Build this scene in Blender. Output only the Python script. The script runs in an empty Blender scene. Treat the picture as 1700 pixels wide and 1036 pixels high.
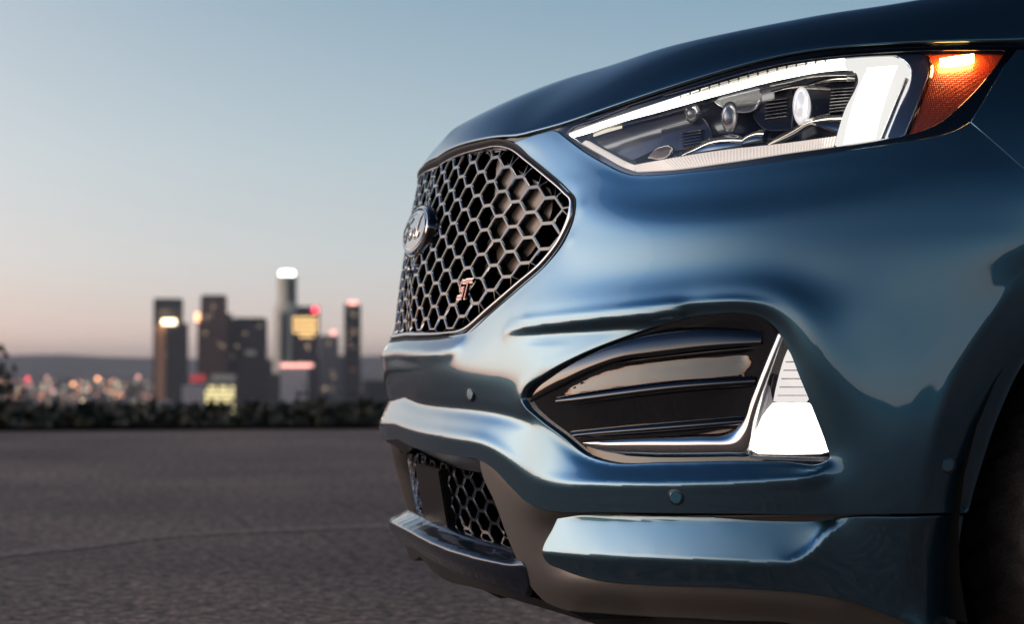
import bpy, bmesh, math, random
import numpy as np
from mathutils import Vector, Matrix
from mathutils.geometry import delaunay_2d_cdt
random.seed(7); np.random.seed(7)
R = math.radians
scene = bpy.context.scene
COL = scene.collection

# ------------------------------------------------------------------ camera, sky, sun, exposure
CAM_POS = np.array([0.589, 3.140, 0.62]); FPX = 2976.0
AZ, PITCH = R(-103.85), R(1.578)
cam_d = bpy.data.cameras.new('camera'); cam = bpy.data.objects.new('camera', cam_d); COL.objects.link(cam)
cam_d.sensor_width = 36; cam_d.lens = FPX / 1700 * 36; cam_d.clip_start = 0.05; cam_d.clip_end = 90000
cam.location = CAM_POS
fw = Vector((math.cos(AZ)*math.cos(PITCH), math.sin(AZ)*math.cos(PITCH), math.sin(PITCH)))
cam.rotation_euler = fw.to_track_quat('-Z', 'Y').to_euler()
cam_d.dof.use_dof = True; cam_d.dof.focus_distance = 2.62; cam_d.dof.aperture_fstop = 5.0
scene.camera = cam
FW = np.array(fw); RT = np.array([math.sin(AZ), -math.cos(AZ), 0.0]); UP = np.cross(RT, FW)

GLOW_AZ = R(-12)          # where the sun went down, left of the picture and ahead of the car
world = bpy.data.worlds.new('World'); scene.world = world; world.use_nodes = True
def build_world():
    nt = world.node_tree; N = nt.nodes; L = nt.links; N.clear()
    out = N.new('ShaderNodeOutputWorld'); bg = N.new('ShaderNodeBackground'); L.new(bg.outputs[0], out.inputs[0])
    tc = N.new('ShaderNodeTexCoord')
    sep = N.new('ShaderNodeSeparateXYZ'); L.new(tc.outputs['Generated'], sep.inputs[0])
    def ramp(src, stops, interp='EASE'):
        r = N.new('ShaderNodeValToRGB'); r.color_ramp.interpolation = interp
        el = r.color_ramp.elements
        while len(el) < len(stops): el.new(0.5)
        for e, (p, c) in zip(el, stops): e.position = p; e.color = (*c, 1)
        L.new(src, r.inputs[0]); return r.outputs[0]
    def m(op, a, b=None, c=None):
        x = N.new('ShaderNodeMath'); x.operation = op
        for i, v in enumerate((a, b, c)):
            if v is None: continue
            if isinstance(v, (int, float)): x.inputs[i].default_value = v
            else: L.new(v, x.inputs[i])
        return x.outputs[0]
    # elevation gradient of the dusk sky away from the glow
    z = m('MAXIMUM', sep.outputs[2], 0.0)
    zz = m('POWER', z, 0.5)
    base = ramp(zz, SKY_BASE, 'LINEAR')
    warm = ramp(zz, SKY_WARM, 'LINEAR')
    # closeness in azimuth to the glow
    dp = N.new('ShaderNodeVectorMath'); dp.operation = 'DOT_PRODUCT'
    xy = N.new('ShaderNodeCombineXYZ'); L.new(sep.outputs[0], xy.inputs[0]); L.new(sep.outputs[1], xy.inputs[1])
    nm = N.new('ShaderNodeVectorMath'); nm.operation = 'NORMALIZE'; L.new(xy.outputs[0], nm.inputs[0])
    L.new(nm.outputs[0], dp.inputs[0]); dp.inputs[1].default_value = (math.cos(GLOW_AZ), math.sin(GLOW_AZ), 0)
    f = m('POWER', m('MULTIPLY_ADD', dp.outputs['Value'], 0.5, 0.5), 6.3)
    mx = N.new('ShaderNodeMix'); mx.data_type = 'RGBA'; L.new(f, mx.inputs['Factor']); L.new(base, mx.inputs['A'])
    # the ramps hold at most 1, so the glow is scaled afterwards
    sc = N.new('ShaderNodeVectorMath'); sc.operation = 'SCALE'; L.new(warm, sc.inputs[0]); sc.inputs['Scale'].default_value = GLOW_GAIN
    L.new(sc.outputs[0], mx.inputs['B'])
    L.new(mx.outputs['Result'], bg.inputs[0]); bg.inputs[1].default_value = SKY_STRENGTH
def srgb(r, g, b):
    f = lambda c: (c/255/12.92) if c/255 <= 0.04045 else ((c/255+0.055)/1.055)**2.4
    return (f(r), f(g), f(b))
SKY_STRENGTH = 1.04
GLOW_GAIN = 4.9
SKY_BASE = [(0.0, srgb(204,186,176)), (0.13, srgb(212,201,194)), (0.24, srgb(194,203,205)), (0.34, srgb(170,191,201)),
            (0.44, srgb(136,166,186)), (0.60, srgb(76,106,138)), (0.76, srgb(32,50,74)), (1.0, srgb(16,28,46))]
SKY_WARM = [(0.0, srgb(226,140,104)), (0.18, srgb(240,178,142)), (0.32, srgb(250,218,196)), (0.50, srgb(242,226,212)),
            (0.64, srgb(132,150,178)), (0.75, srgb(50,72,108)), (0.84, srgb(27,44,66)), (1.0, srgb(15,26,44))]
build_world()
sun_d = bpy.data.lights.new('sun', 'SUN'); sun = bpy.data.objects.new('sun', sun_d); COL.objects.link(sun)
sun_d.energy = 0.15; sun_d.angle = R(60); sun_d.color = (1.0, 0.66, 0.42)
sun.rotation_euler = Vector((math.cos(GLOW_AZ)*math.cos(R(4)), math.sin(GLOW_AZ)*math.cos(R(4)), math.sin(R(4)))).to_track_quat('Z', 'Y').to_euler()
vs = scene.view_settings; vs.view_transform = 'Standard'; vs.look = 'None'; vs.exposure = 0; vs.gamma = 1; vs.use_curve_mapping = False
scene.cycles.use_denoising = True
scene.cycles.max_bounces = 10; scene.cycles.transparent_max_bounces = 16; scene.cycles.caustics_reflective = False; scene.cycles.caustics_refractive = False
scene.cycles.sample_clamp_indirect = 6

# ------------------------------------------------------------------ materials
def mat(name, col=(0.5,0.5,0.5), rough=0.5, metal=0.0, coat=0.0, coat_rough=0.03, emit=None, estr=0.0, ior=1.5, spec=0.5):
    m = bpy.data.materials.new(name); m.use_nodes = True; b = m.node_tree.nodes['Principled BSDF']
    b.inputs['Base Color'].default_value = (*col, 1); b.inputs['Roughness'].default_value = rough; b.inputs['Metallic'].default_value = metal
    b.inputs['Coat Weight'].default_value = coat; b.inputs['Coat Roughness'].default_value = coat_rough; b.inputs['IOR'].default_value = ior
    b.inputs['Specular IOR Level'].default_value = spec
    if emit: b.inputs['Emission Color'].default_value = (*emit, 1); b.inputs['Emission Strength'].default_value = estr
    return m
def nodes(m): return m.node_tree.nodes, m.node_tree.links, m.node_tree.nodes['Principled BSDF']
def add_noise(m, scale, detail=4, lo=0.4, hi=0.6, c1=None, c2=None, rough=None, bump=0.0, bump_d=0.002, coord='Object', stretch=None, extra=None):
    """colour, roughness and bump variation from one noise."""
    N, L, b = nodes(m)
    tc = N.new('ShaderNodeTexCoord'); mp = N.new('ShaderNodeMapping'); L.new(tc.outputs[coord], mp.inputs[0])
    if stretch: mp.inputs['Scale'].default_value = stretch
    n = N.new('ShaderNodeTexNoise'); n.inputs['Scale'].default_value = scale; n.inputs['Detail'].default_value = detail; L.new(mp.outputs[0], n.inputs['Vector'])
    if c1:
        r = N.new('ShaderNodeValToRGB'); r.color_ramp.elements[0].position = lo; r.color_ramp.elements[1].position = hi
        r.color_ramp.elements[0].color = (*c1,1); r.color_ramp.elements[1].color = (*c2,1); L.new(n.outputs[0], r.inputs[0]); L.new(r.outputs[0], b.inputs['Base Color'])
    if rough:
        mr = N.new('ShaderNodeMapRange'); mr.inputs['To Min'].default_value, mr.inputs['To Max'].default_value = rough
        L.new(n.outputs[0], mr.inputs['Value']); L.new(mr.outputs[0], b.inputs['Roughness'])
    if bump:
        bp = N.new('ShaderNodeBump'); bp.inputs['Strength'].default_value = bump; bp.inputs['Distance'].default_value = bump_d
        L.new(n.outputs[0], bp.inputs['Height']); L.new(bp.outputs[0], b.inputs['Normal'])
    return m
def glass(name, tint=(1,1,1), gloss=1.0, rough=0.0):
    m = bpy.data.materials.new(name); m.use_nodes = True; N = m.node_tree.nodes; L = m.node_tree.links; N.clear()
    o = N.new('ShaderNodeOutputMaterial'); mx = N.new('ShaderNodeMixShader'); t = N.new('ShaderNodeBsdfTransparent'); g = N.new('ShaderNodeBsdfGlossy'); f = N.new('ShaderNodeFresnel')
    f.inputs[0].default_value = 1.5; t.inputs[0].default_value = (*tint,1); g.inputs['Roughness'].default_value = rough; g.inputs['Color'].default_value = (gloss,gloss,gloss,1)
    L.new(f.outputs[0], mx.inputs[0]); L.new(t.outputs[0], mx.inputs[1]); L.new(g.outputs[0], mx.inputs[2]); L.new(mx.outputs[0], o.inputs[0]); return m
M = {}
M['paint'] = mat('blue_metallic_paint', (0.056,0.150,0.214), 0.29, 0.90, 1.0, 0.030)
M['paint'].node_tree.nodes['Principled BSDF'].inputs['Coat IOR'].default_value = 1.85
def flake(m):
    N, L, b = nodes(m); tc = N.new('ShaderNodeTexCoord'); v = N.new('ShaderNodeTexVoronoi'); v.inputs['Scale'].default_value = 2600; L.new(tc.outputs['Object'], v.inputs['Vector'])
    mx = N.new('ShaderNodeVectorMath'); mx.operation = 'SCALE'; mx.inputs['Scale'].default_value = 0.05
    sub = N.new('ShaderNodeVectorMath'); sub.operation = 'SUBTRACT'; L.new(v.outputs['Color'], sub.inputs[0]); sub.inputs[1].default_value = (0.5,0.5,0.5)
    L.new(sub.outputs[0], mx.inputs[0]); g = N.new('ShaderNodeNewGeometry'); ad = N.new('ShaderNodeVectorMath'); L.new(g.outputs['Normal'], ad.inputs[0]); L.new(mx.outputs[0], ad.inputs[1])
    nm = N.new('ShaderNodeVectorMath'); nm.operation = 'NORMALIZE'; L.new(ad.outputs[0], nm.inputs[0]); L.new(nm.outputs[0], b.inputs['Normal'])
flake(M['paint'])
M['gloss_black'] = mat('gloss_black_plastic', (0.004,0.004,0.005), 0.06, 0, 1.0, 0.02, spec=0.6)
M['matte_black'] = mat('matte_black_plastic', (0.012,0.012,0.012), 0.6)
add_noise(M['matte_black'], 900, 2, bump=0.15, bump_d=0.0004, rough=(0.45,0.7))
M['void'] = mat('unlit_dark_plastic', (0.004,0.004,0.004), 0.9, spec=0.1)
M['seal'] = mat('black_rubber_seal', (0.006,0.006,0.007), 0.25, 0, 0.3, 0.2)
M['splitter'] = mat('dark_navy_gloss', (0.020,0.032,0.052), 0.25, 0.6, 0.8, 0.04)
M['chrome'] = mat('bright_chrome', (0.78,0.77,0.76), 0.07, 1.0)
M['frame'] = mat('satin_chrome_frame', (0.50,0.49,0.48), 0.16, 1.0)
M['dark_chrome'] = mat('dark_chrome', (0.26,0.25,0.25), 0.14, 1.0, 0.5)
M['hexfront'] = mat('grille_edge_gloss', (0.07,0.07,0.075), 0.14, 1.0, 0.6)
M['shutter'] = mat('grille_back_plate', (0.16,0.125,0.10), 0.35, 0.3, 0.3, 0.2)
M['bronze'] = mat('warm_grey_satin_paint', (0.190,0.172,0.156), 0.42, 0.5, 0.15, 0.35)
add_noise(M['bronze'], 1400, 2, bump=0.08, bump_d=0.0003)
M['lamp_glass'] = glass('headlight_glass', (0.97,0.98,1.0), 0.8)
M['lamp_black'] = mat('lamp_inner_black', (0.040,0.038,0.050), 0.22, 0.3, 0.5)
M['lamp_grey'] = mat('lamp_inner_silver', (0.48,0.48,0.50), 0.26, 0.75)
M['sensor_ring'] = mat('sensor_ring', (0.02,0.022,0.03), 0.3)
M['red'] = mat('red_enamel', (0.50,0.045,0.02), 0.25, 0.2, 0.8)
M['oval'] = mat('emblem_blue_enamel', (0.05,0.10,0.17), 0.16, 0.7, 1.0, 0.03)
M['tyre'] = mat('tyre_rubber', (0.022,0.020,0.019), 0.75)
add_noise(M['tyre'], 260, 4, bump=0.4, bump_d=0.0012, c1=(0.014,0.013,0.012), c2=(0.075,0.062,0.053), lo=0.3, hi=0.75)
M['alloy'] = mat('wheel_alloy', (0.10,0.10,0.11), 0.25, 0.9, 0.5)
M['window'] = mat('tinted_window', (0.01,0.012,0.014), 0.03, 0, 1.0)
def emis(name, col, s):
    return mat(name, (0.02,0.02,0.02), 0.4, emit=col, estr=s)

# ------------------------------------------------------------------ the shell the car body is laid out on: plan curve + height profile
SL, SN = 1.10, 2.45
_nz = np.array([-0.2,0.10,0.20,0.30,0.40,0.50,0.60,0.70,0.80,0.90,1.00,1.10,1.20])
_nx = np.array([-0.08,-0.075,-0.055,-0.030,-0.010,0.0,0.0,-0.007,-0.017,-0.027,-0.048,-0.10,-0.19])
_nw = np.array([0.90,0.92,0.935,0.948,0.955,0.958,0.958,0.955,0.950,0.938,0.912,0.86,0.78])
def _crspline(x, xs, ys):
    x = np.asarray(x, float); i = np.clip(np.searchsorted(xs, x) - 1, 0, len(xs)-2)
    m = np.gradient(ys, xs); h = xs[i+1]-xs[i]; t = np.clip((x-xs[i])/h, 0, 1)
    return (2*t**3-3*t**2+1)*ys[i] + (t**3-2*t**2+t)*h*m[i] + (-2*t**3+3*t**2)*ys[i+1] + (t**3-t**2)*h*m[i+1]
def NZ(z): return _crspline(z, _nz, _nx)
def WZ(z): return _crspline(z, _nz, _nw)
_t = np.linspace(0, math.pi/2, 20001); _a = np.cos(_t)**(2/SN); _b = np.sin(_t)**(2/SN)
_s = np.concatenate([[0], np.cumsum(np.hypot(np.diff(_a*SL), np.diff(_b*0.955)))]); S_END = _s[-1]
def S3(s, z, off=0.0):
    """shell coordinates (arc length from the car's centre, height, offset outwards) -> point(s)"""
    s = np.asarray(s, float); z = np.asarray(z, float); off = np.asarray(off, float); q = np.abs(s)
    a = np.interp(q, _s, _a); b = np.interp(q, _s, _b); N = NZ(z); W = WZ(z)
    x = N - SL + (SL+off)*a - np.maximum(q-S_END, 0); y = (W+off)*b*np.sign(np.where(s == 0, 1, s))
    return np.stack(np.broadcast_arrays(x, y, z), -1)
def ray(u, v):
    d = FW*FPX + RT*(u-850) - UP*(v-518); return d/np.linalg.norm(d)
def _g(p, off):
    N = float(NZ(p[2])); W = float(WZ(p[2])); a = (p[0]-(N-SL))/(SL+off); b = abs(p[1])/(W+off)
    return ((a**SN+b**SN)**(1/SN) if a > 0 else b) - 1
def SZ(u, v, off=0.0):
    """the shell point behind a direction of sight, as (s, z)"""
    d = ray(u, v); lo = 1.2; hi = None; t = 1.2; best = (9, 1.2)
    while t < 5.5:
        g = _g(CAM_POS+d*t, off)
        if g < best[0]: best = (g, t)
        if g < 0: hi = t; break
        lo = t; t += 0.02
    if hi is None: t = best[1]
    else:
        for _ in range(30):
            mid = (lo+hi)/2
            if _g(CAM_POS+d*mid, off) < 0: hi = mid
            else: lo = mid
        t = (lo+hi)/2
    p = CAM_POS+d*t; N = float(NZ(p[2])); W = float(WZ(p[2])); a = (p[0]-(N-SL))/(SL+off); b = abs(p[1])/(W+off)
    if a <= 0: s = S_END - (p[0]-(N-SL))
    else: s = float(np.interp(math.atan2(b**(SN/2), a**(SN/2)), _t, _s))
    return (s if p[1] >= 0 else -s), float(p[2])
def proj(p):
    q = np.asarray(p)-CAM_POS; w = q@FW; return 850+FPX*(q@RT)/w, 518-FPX*(q@UP)/w
def CZ(v, off=0.0, s=0.0):
    """height on the line s (default the car's centre) that shows at picture height v"""
    lo, hi = 0.0, 1.3
    for _ in range(40):
        m = (lo+hi)/2
        if proj(S3(s, m, off))[1] > v: lo = m
        else: hi = m
    return (s, (lo+hi)/2)
def P(u, v, off=0.0):
    s, z = SZ(u, v, off); return S3(s, z, off)
def pts_sz(line):
    """[(u, v, off_mm)] or [('c', v, off_mm)] -> array of s, z, off (m)"""
    r = []
    for q in line:
        o = q[2]/1000 if len(q) > 2 else 0.0
        if q[0] == 'c': s, z = CZ(q[1], o)
        elif q[0] == 'sz': s, z = q[1], q[2]; o = q[3]/1000
        else:
            s, z = SZ(q[0], q[1], o)
        r.append((s, z, o, q[0]))
    if any(x[3] == 'c' for x in r): r = [x for x in r if x[3] in ('c', 'sz') or x[0] > 0.02]
    return np.array([x[:3] for x in r], float)
def cr(p, n=8, closed=False, corners=()):
    """Catmull-Rom through rows of p; indices in corners stay sharp"""
    p = np.asarray(p, float); k = len(p); out = []
    for i in range(k if closed else k-1):
        a = p[(i-1) % k] if (closed or i > 0) else 2*p[i]-p[i+1]
        b = p[i]; c = p[(i+1) % k]
        d = p[(i+2) % k] if (closed or i+2 < k) else 2*p[(i+1) % k]-p[i]
        # centripetal-style tangents
        lb, lc, ld = np.linalg.norm(b-a)+1e-9, np.linalg.norm(c-b)+1e-9, np.linalg.norm(d-c)+1e-9
        m1 = ((b-a)/lb*lc + (c-b)/lc*lb)/(lb+lc)*lc; m2 = ((c-b)/lc*ld + (d-c)/ld*lc)/(lc+ld)*lc
        if i in corners: m1 = c-b
        if (i+1) % k in corners: m2 = c-b
        for j in range(n):
            t = j/n; out.append((2*t**3-3*t**2+1)*b+(t**3-2*t**2+t)*m1+(-2*t**3+3*t**2)*c+(t**3-t**2)*m2)
    if not closed: out.append(p[-1])
    return np.array(out)
def resample(p, step, closed=False):
    q = np.vstack([p, p[:1]]) if closed else p
    d = np.concatenate([[0], np.cumsum(np.linalg.norm(np.diff(q[:, :2], axis=0), axis=1))]); n = max(2, int(round(d[-1]/step)))
    t = np.linspace(0, d[-1], n+1); r = np.stack([np.interp(t, d, q[:, k]) for k in range(q.shape[1])], 1)
    return r[:-1] if closed else r
def inside(pt, poly):
    x, y = pt[..., 0], pt[..., 1]; r = np.zeros(x.shape, bool); n = len(poly)
    for i in range(n):
        x1, y1 = poly[i][:2]; x2, y2 = poly[(i+1) % n][:2]
        c = ((y1 > y) != (y2 > y)); 
        with np.errstate(divide='ignore', invalid='ignore'): xi = (x2-x1)*(y-y1)/(y2-y1)+x1
        r ^= c & (x < xi)
    return r

# ------------------------------------------------------------------ objects
def link(o, parent=None):
    COL.objects.link(o)
    if parent is not None: o.parent = parent
    return o
def mesh_obj(name, v, f, m, parent=None, smooth=True, angle=35, mats=None, mi=None):
    me = bpy.data.meshes.new(name); me.from_pydata([tuple(map(float, q)) for q in v], [], [tuple(map(int, q)) for q in f]); me.update()
    for mm in (mats or [m]): me.materials.append(mm)
    if mi is not None: me.polygons.foreach_set('material_index', np.asarray(mi, np.int32))
    if smooth:
        me.polygons.foreach_set('use_smooth', np.ones(len(me.polygons), bool)); me.set_sharp_from_angle(angle=R(angle))
    me.validate(); o = bpy.data.objects.new(name, me); return link(o, parent)
def empty(name, loc=(0,0,0)):
    o = bpy.data.objects.new(name, None); o.location = loc; o.empty_display_size = 0.1; return link(o)
def tag(o, label=None, cat=None, group=None, kind=None):
    if label: o['label'] = label
    if cat: o['category'] = cat
    if group: o['group'] = group
    if kind: o['kind'] = kind
    return o

def mirrored(name, V, F, m, parent, **kw):
    V = np.asarray(V, float)
    if np.abs(V[:, 1]).min() > 2e-3:
        o2 = mesh_obj(name, V*[1,-1,1], [list(f)[::-1] for f in F], m, parent, **kw); return mesh_obj(name, V, F, m, parent, **kw)
    q = len(V); return mesh_obj(name, np.vstack([V, V*[1,-1,1]]), [list(f) for f in F]+[[x+q for x in list(f)[::-1]] for f in F], m, parent, **kw)
class Field:
    """offset of the body skin from the shell, over (s, z): straight facets between traced lines, edges rounded"""
    def __init__(self, s0, s1, z0, z1, h=0.004):
        self.s0, self.z0, self.h = s0, z0, h; self.nx = int((s1-s0)/h)+1; self.ny = int((z1-z0)/h)+1
        self.val = np.zeros((self.ny, self.nx)); self.cnt = np.zeros((self.ny, self.nx)); self.hard = np.zeros((self.ny, self.nx))
    def line(self, p, hard=False, mirror=True):
        p = resample(np.asarray(p), self.h*0.25)
        for sgn in ((1, -1) if mirror else (1,)):
            x = (p[:, 0]*sgn-self.s0)/self.h; y = (p[:, 1]-self.z0)/self.h; i0 = np.floor(x).astype(int); j0 = np.floor(y).astype(int); fx = x-i0; fy = y-j0
            for di in (0, 1):
                for dj in (0, 1):
                    w = (fx if di else 1-fx)*(fy if dj else 1-fy); i = i0+di; j = j0+dj; ok = (i >= 0) & (i < self.nx) & (j >= 0) & (j < self.ny)
                    np.add.at(self.val, (j[ok], i[ok]), p[ok, 2]*w[ok]); np.add.at(self.cnt, (j[ok], i[ok]), w[ok])
                    if hard: np.add.at(self.hard, (j[ok], i[ok]), w[ok]*0.25)
    @staticmethod
    def _blur(a, sig):
        if sig <= 0: return a
        r = int(sig*3)+1; k = np.exp(-0.5*(np.arange(-r, r+1)/sig)**2); k /= k.sum()
        for ax in (0, 1):
            b = np.pad(a, [(r, r) if x == ax else (0, 0) for x in (0, 1)], mode='edge'); o = np.zeros_like(a)
            for q, w in enumerate(k): o += w*(b[q:q+a.shape[0]] if ax == 0 else b[:, q:q+a.shape[1]])
            a = o
        return a
    def solve(self, soft=0.022, hard=0.0028, reach=0.016):
        fix = self.cnt > 0.02; v = np.where(fix, self.val/np.maximum(self.cnt, 1e-6), 0); wt = np.clip(self.cnt/2.0, 0, 1)*fix
        lv = [(v, fix)]
        while min(lv[-1][0].shape) > 8:
            a, f = lv[-1]; ny, nx = (a.shape[0]+1)//2, (a.shape[1]+1)//2
            A = np.pad(a*f, ((0, ny*2-a.shape[0]), (0, nx*2-a.shape[1]))); F = np.pad(f.astype(float), ((0, ny*2-a.shape[0]), (0, nx*2-a.shape[1])))
            sa = A.reshape(ny, 2, nx, 2).sum((1, 3)); sf = F.reshape(ny, 2, nx, 2).sum((1, 3)); lv.append((sa/np.maximum(sf, 1), sf > 0))
        x = None
        for a, f in reversed(lv):
            if x is None: x = np.full(a.shape, a[f].mean() if f.any() else 0)
            else:
                x = np.repeat(np.repeat(x, 2, 0), 2, 1)[:a.shape[0], :a.shape[1]]; x = self._blur(x, 1.6)
            w = wt if f is fix else f.astype(float); aw = a*w; w1 = 0.25*(1-w); big = a.size > 400000
            for _ in range(110 if big else 300):
                y = np.pad(x, 1, mode='edge'); x = aw+w1*(y[:-2, 1:-1]+y[2:, 1:-1]+y[1:-1, :-2]+y[1:-1, 2:])
        h = self.h; hs = self._blur(x, hard/h); ss = self._blur(x, soft/h)
        w = self._blur(self.hard, reach/h); w = np.clip(w*reach/h*2.5*1.1, 0, 1); w = w*w*(3-2*w)
        self.f = hs*w+ss*(1-w); return self
    def __call__(self, s, z):
        x = np.clip((np.asarray(s)-self.s0)/self.h, 0, self.nx-1.001); y = np.clip((np.asarray(z)-self.z0)/self.h, 0, self.ny-1.001)
        i = x.astype(int); j = y.astype(int); fx = x-i; fy = y-j; f = self.f
        return f[j, i]*(1-fx)*(1-fy)+f[j, i+1]*fx*(1-fy)+f[j+1, i]*(1-fx)*fy+f[j+1, i+1]*fx*fy

def panel(name, outline, offf, m, parent, step=0.006, holes=(), creases=(), skirt=0.014, round_=0.0015, mirror=True, join=False, corners=None, dense=None):
    """a body panel: a sheet over the shell inside outline (rows s, z, off), with a turned-in edge; offf(s, z) or None for interpolation from outline"""
    loops = [np.asarray(outline)]+[np.asarray(h) for h in holes]; V = []; E = []
    for lp in loops:
        lp = resample(lp, step, True); n0 = len(V); V += [(q[0], q[1]) for q in lp]; E += [(n0+i, n0+(i+1) % len(lp)) for i in range(len(lp))]
    nb = len(V)
    for c in creases:
        c = resample(np.asarray(c), step); n0 = len(V); V += [(q[0], q[1]) for q in c]; E += [(n0+i, n0+i+1) for i in range(len(c)-1)]
    A = np.array(V); lo = A[:nb].min(0); hi = A[:nb].max(0)
    gx, gy = np.meshgrid(np.arange(lo[0], hi[0], step), np.arange(lo[1], hi[1], step*0.87)); gx[1::2] += step/2; G = np.stack([gx.ravel(), gy.ravel()], 1)
    ok = inside(G, loops[0])
    for h in loops[1:]: ok &= ~inside(G, h)
    G = G[ok]; keep = np.ones(len(G), bool)
    for k in range(0, len(G), 500):
        d = ((G[k:k+500, None, :]-A[None])**2).sum(2).min(1); keep[k:k+500] = d > (step*0.6)**2
    V += [tuple(q) for q in G[keep]]
    co, ed, fc, *_ = delaunay_2d_cdt([Vector(q) for q in V], E, [], 0, 1e-6)
    co = np.array([tuple(q) for q in co]); F = []
    cen = np.array([co[list(f)].mean(0) for f in fc]); ok = inside(cen, loops[0])
    for h in loops[1:]: ok &= ~inside(cen, h)
    F = [f for f, k in zip(fc, ok) if k]
    off = offf(co[:, 0], co[:, 1]) if callable(offf) else np.full(len(co), offf)
    pos = S3(co[:, 0], co[:, 1], off)
    F = [list(f) for f in F]
    dl = 0.0022; of = (lambda a, b: offf(a, b)) if callable(offf) else (lambda a, b: np.full(len(a), offf))
    c0, c1_ = co[:, 0], co[:, 1]; ts = S3(c0+dl, c1_, of(c0+dl, c1_))-S3(c0-dl, c1_, of(c0-dl, c1_)); tz = S3(c0, c1_+dl, of(c0, c1_+dl))-S3(c0, c1_-dl, of(c0, c1_-dl))
    nr_ = np.cross(ts, tz); nr_ /= np.linalg.norm(nr_, axis=1)[:, None]; nsheet = len(F)
    # sheet faces all turned outwards
    for f in F:
        a_, b_, c_ = pos[f[0]], pos[f[1]], pos[f[2]]
        if np.dot(np.cross(b_-a_, c_-a_), nr_[f[0]]) < 0: f.reverse()
    # turned-in edge
    cntE = {}
    for f in F:
        for i in range(3): a, b = f[i], f[(i+1) % 3]; cntE[(a, b)] = cntE.get((a, b), 0)+1
    bd = [(a, b) for (a, b) in cntE if (b, a) not in cntE]
    if skirt:
        nxt = dict(bd); prv = {b: a for a, b in bd}; bv = list(nxt); base = len(pos); idx = {q: i for i, q in enumerate(bv)}
        ns, nz, no, r1 = [], [], [], []
        for q in bv:
            a = co[prv.get(q, q)]; b = co[nxt[q]]; t = b-a; t = t/(np.linalg.norm(t)+1e-9); nrm = np.array([t[1], -t[0]])
            r1.append((co[q][0]+nrm[0]*round_, co[q][1]+nrm[1]*round_, off[q]-round_)); ns.append((co[q][0]+nrm[0]*round_, co[q][1]+nrm[1]*round_, off[q]-skirt))
        r1 = np.array(r1); ns = np.array(ns); k = len(bv)
        bn = nr_[bv]; outd = S3(r1[:, 0], r1[:, 1], off[bv])-pos[bv]; outd /= np.linalg.norm(outd, axis=1)[:, None]+1e-9
        q1 = bn+outd; q1 /= np.linalg.norm(q1, axis=1)[:, None]; nr_ = np.vstack([nr_, q1, outd])
        pos = np.vstack([pos, S3(r1[:, 0], r1[:, 1], r1[:, 2]), S3(ns[:, 0], ns[:, 1], ns[:, 2])])
        for a, b in bd:
            if mirror and abs(co[a][0]) < 1e-5 and abs(co[b][0]) < 1e-5: continue
            i, j = idx[a], idx.get(b)
            if j is None: continue
            F.append([b, a, base+i, base+j]); F.append([base+j, base+i, base+k+i, base+k+j])
    # orientation: (s, z) ccw looks outwards when s grows to the left of travel: y up, so flip check
    def put(V, FF, NN):
        o = mesh_obj(name, V, FF, m, parent, angle=180); me = o.data
        if len(me.polygons) == len(FF): vi = np.zeros(len(me.loops), np.int32); me.loops.foreach_get('vertex_index', vi); me.normals_split_custom_set([tuple(q) for q in NN[vi]])
        else: print('custom normals skipped on', name, len(me.polygons), len(FF))
        return o
    if not mirror: return put(pos, F, nr_)
    MF = [f[::-1] for f in F]; flip = np.array([1, -1, 1])
    if np.abs(pos[:, 1]).min() > 2e-3: put(pos*flip, MF, nr_*flip); return put(pos, F, nr_)
    q = len(pos); return put(np.vstack([pos, pos*flip]), F+[[x+q for x in f] for f in MF], np.vstack([nr_, nr_*flip]))
def blade(name, top, bot, depth, m, parent, n=8, bulge=0.35, mirror=True, prof=9, nose=None):
    """a bar between two traced edges (rows s, z, off) with a rounded front and a real depth"""
    k = max(len(top), len(bot))*n; 
    def rs(p): q = cr(p, 10); return resample(q, np.linalg.norm(np.diff(q[:, :2], axis=0), axis=1).sum()/k)[:k+1]
    T, B = rs(np.asarray(top)), rs(np.asarray(bot)); V = []; F = []; w = prof+2
    for i in range(k+1):
        t, b = T[i], B[min(i, len(B)-1)]; hgt = np.hypot(*(t-b)[:2]); V.append(S3(t[0], t[1], t[2]-depth))
        for j in range(prof):
            a = j/(prof-1); c = t*(1-a)+b*a; V.append(S3(c[0], c[1], c[2]-bulge*hgt*(1-math.sqrt(max(0, 1-(2*a-1)**2)))*1.0))
        V.append(S3(b[0], b[1], b[2]-depth))
    for i in range(k):
        for j in range(w): a = i*w+j; b = i*w+(j+1) % w; F.append([a, b, b+w, a+w])
    F.append([j for j in reversed(range(w))]); F.append([k*w+j for j in range(w)])
    V = np.array(V)
    o = mirrored(name, V, F, m, parent, angle=38) if mirror else mesh_obj(name, V, F, m, parent, angle=38); return o
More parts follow.
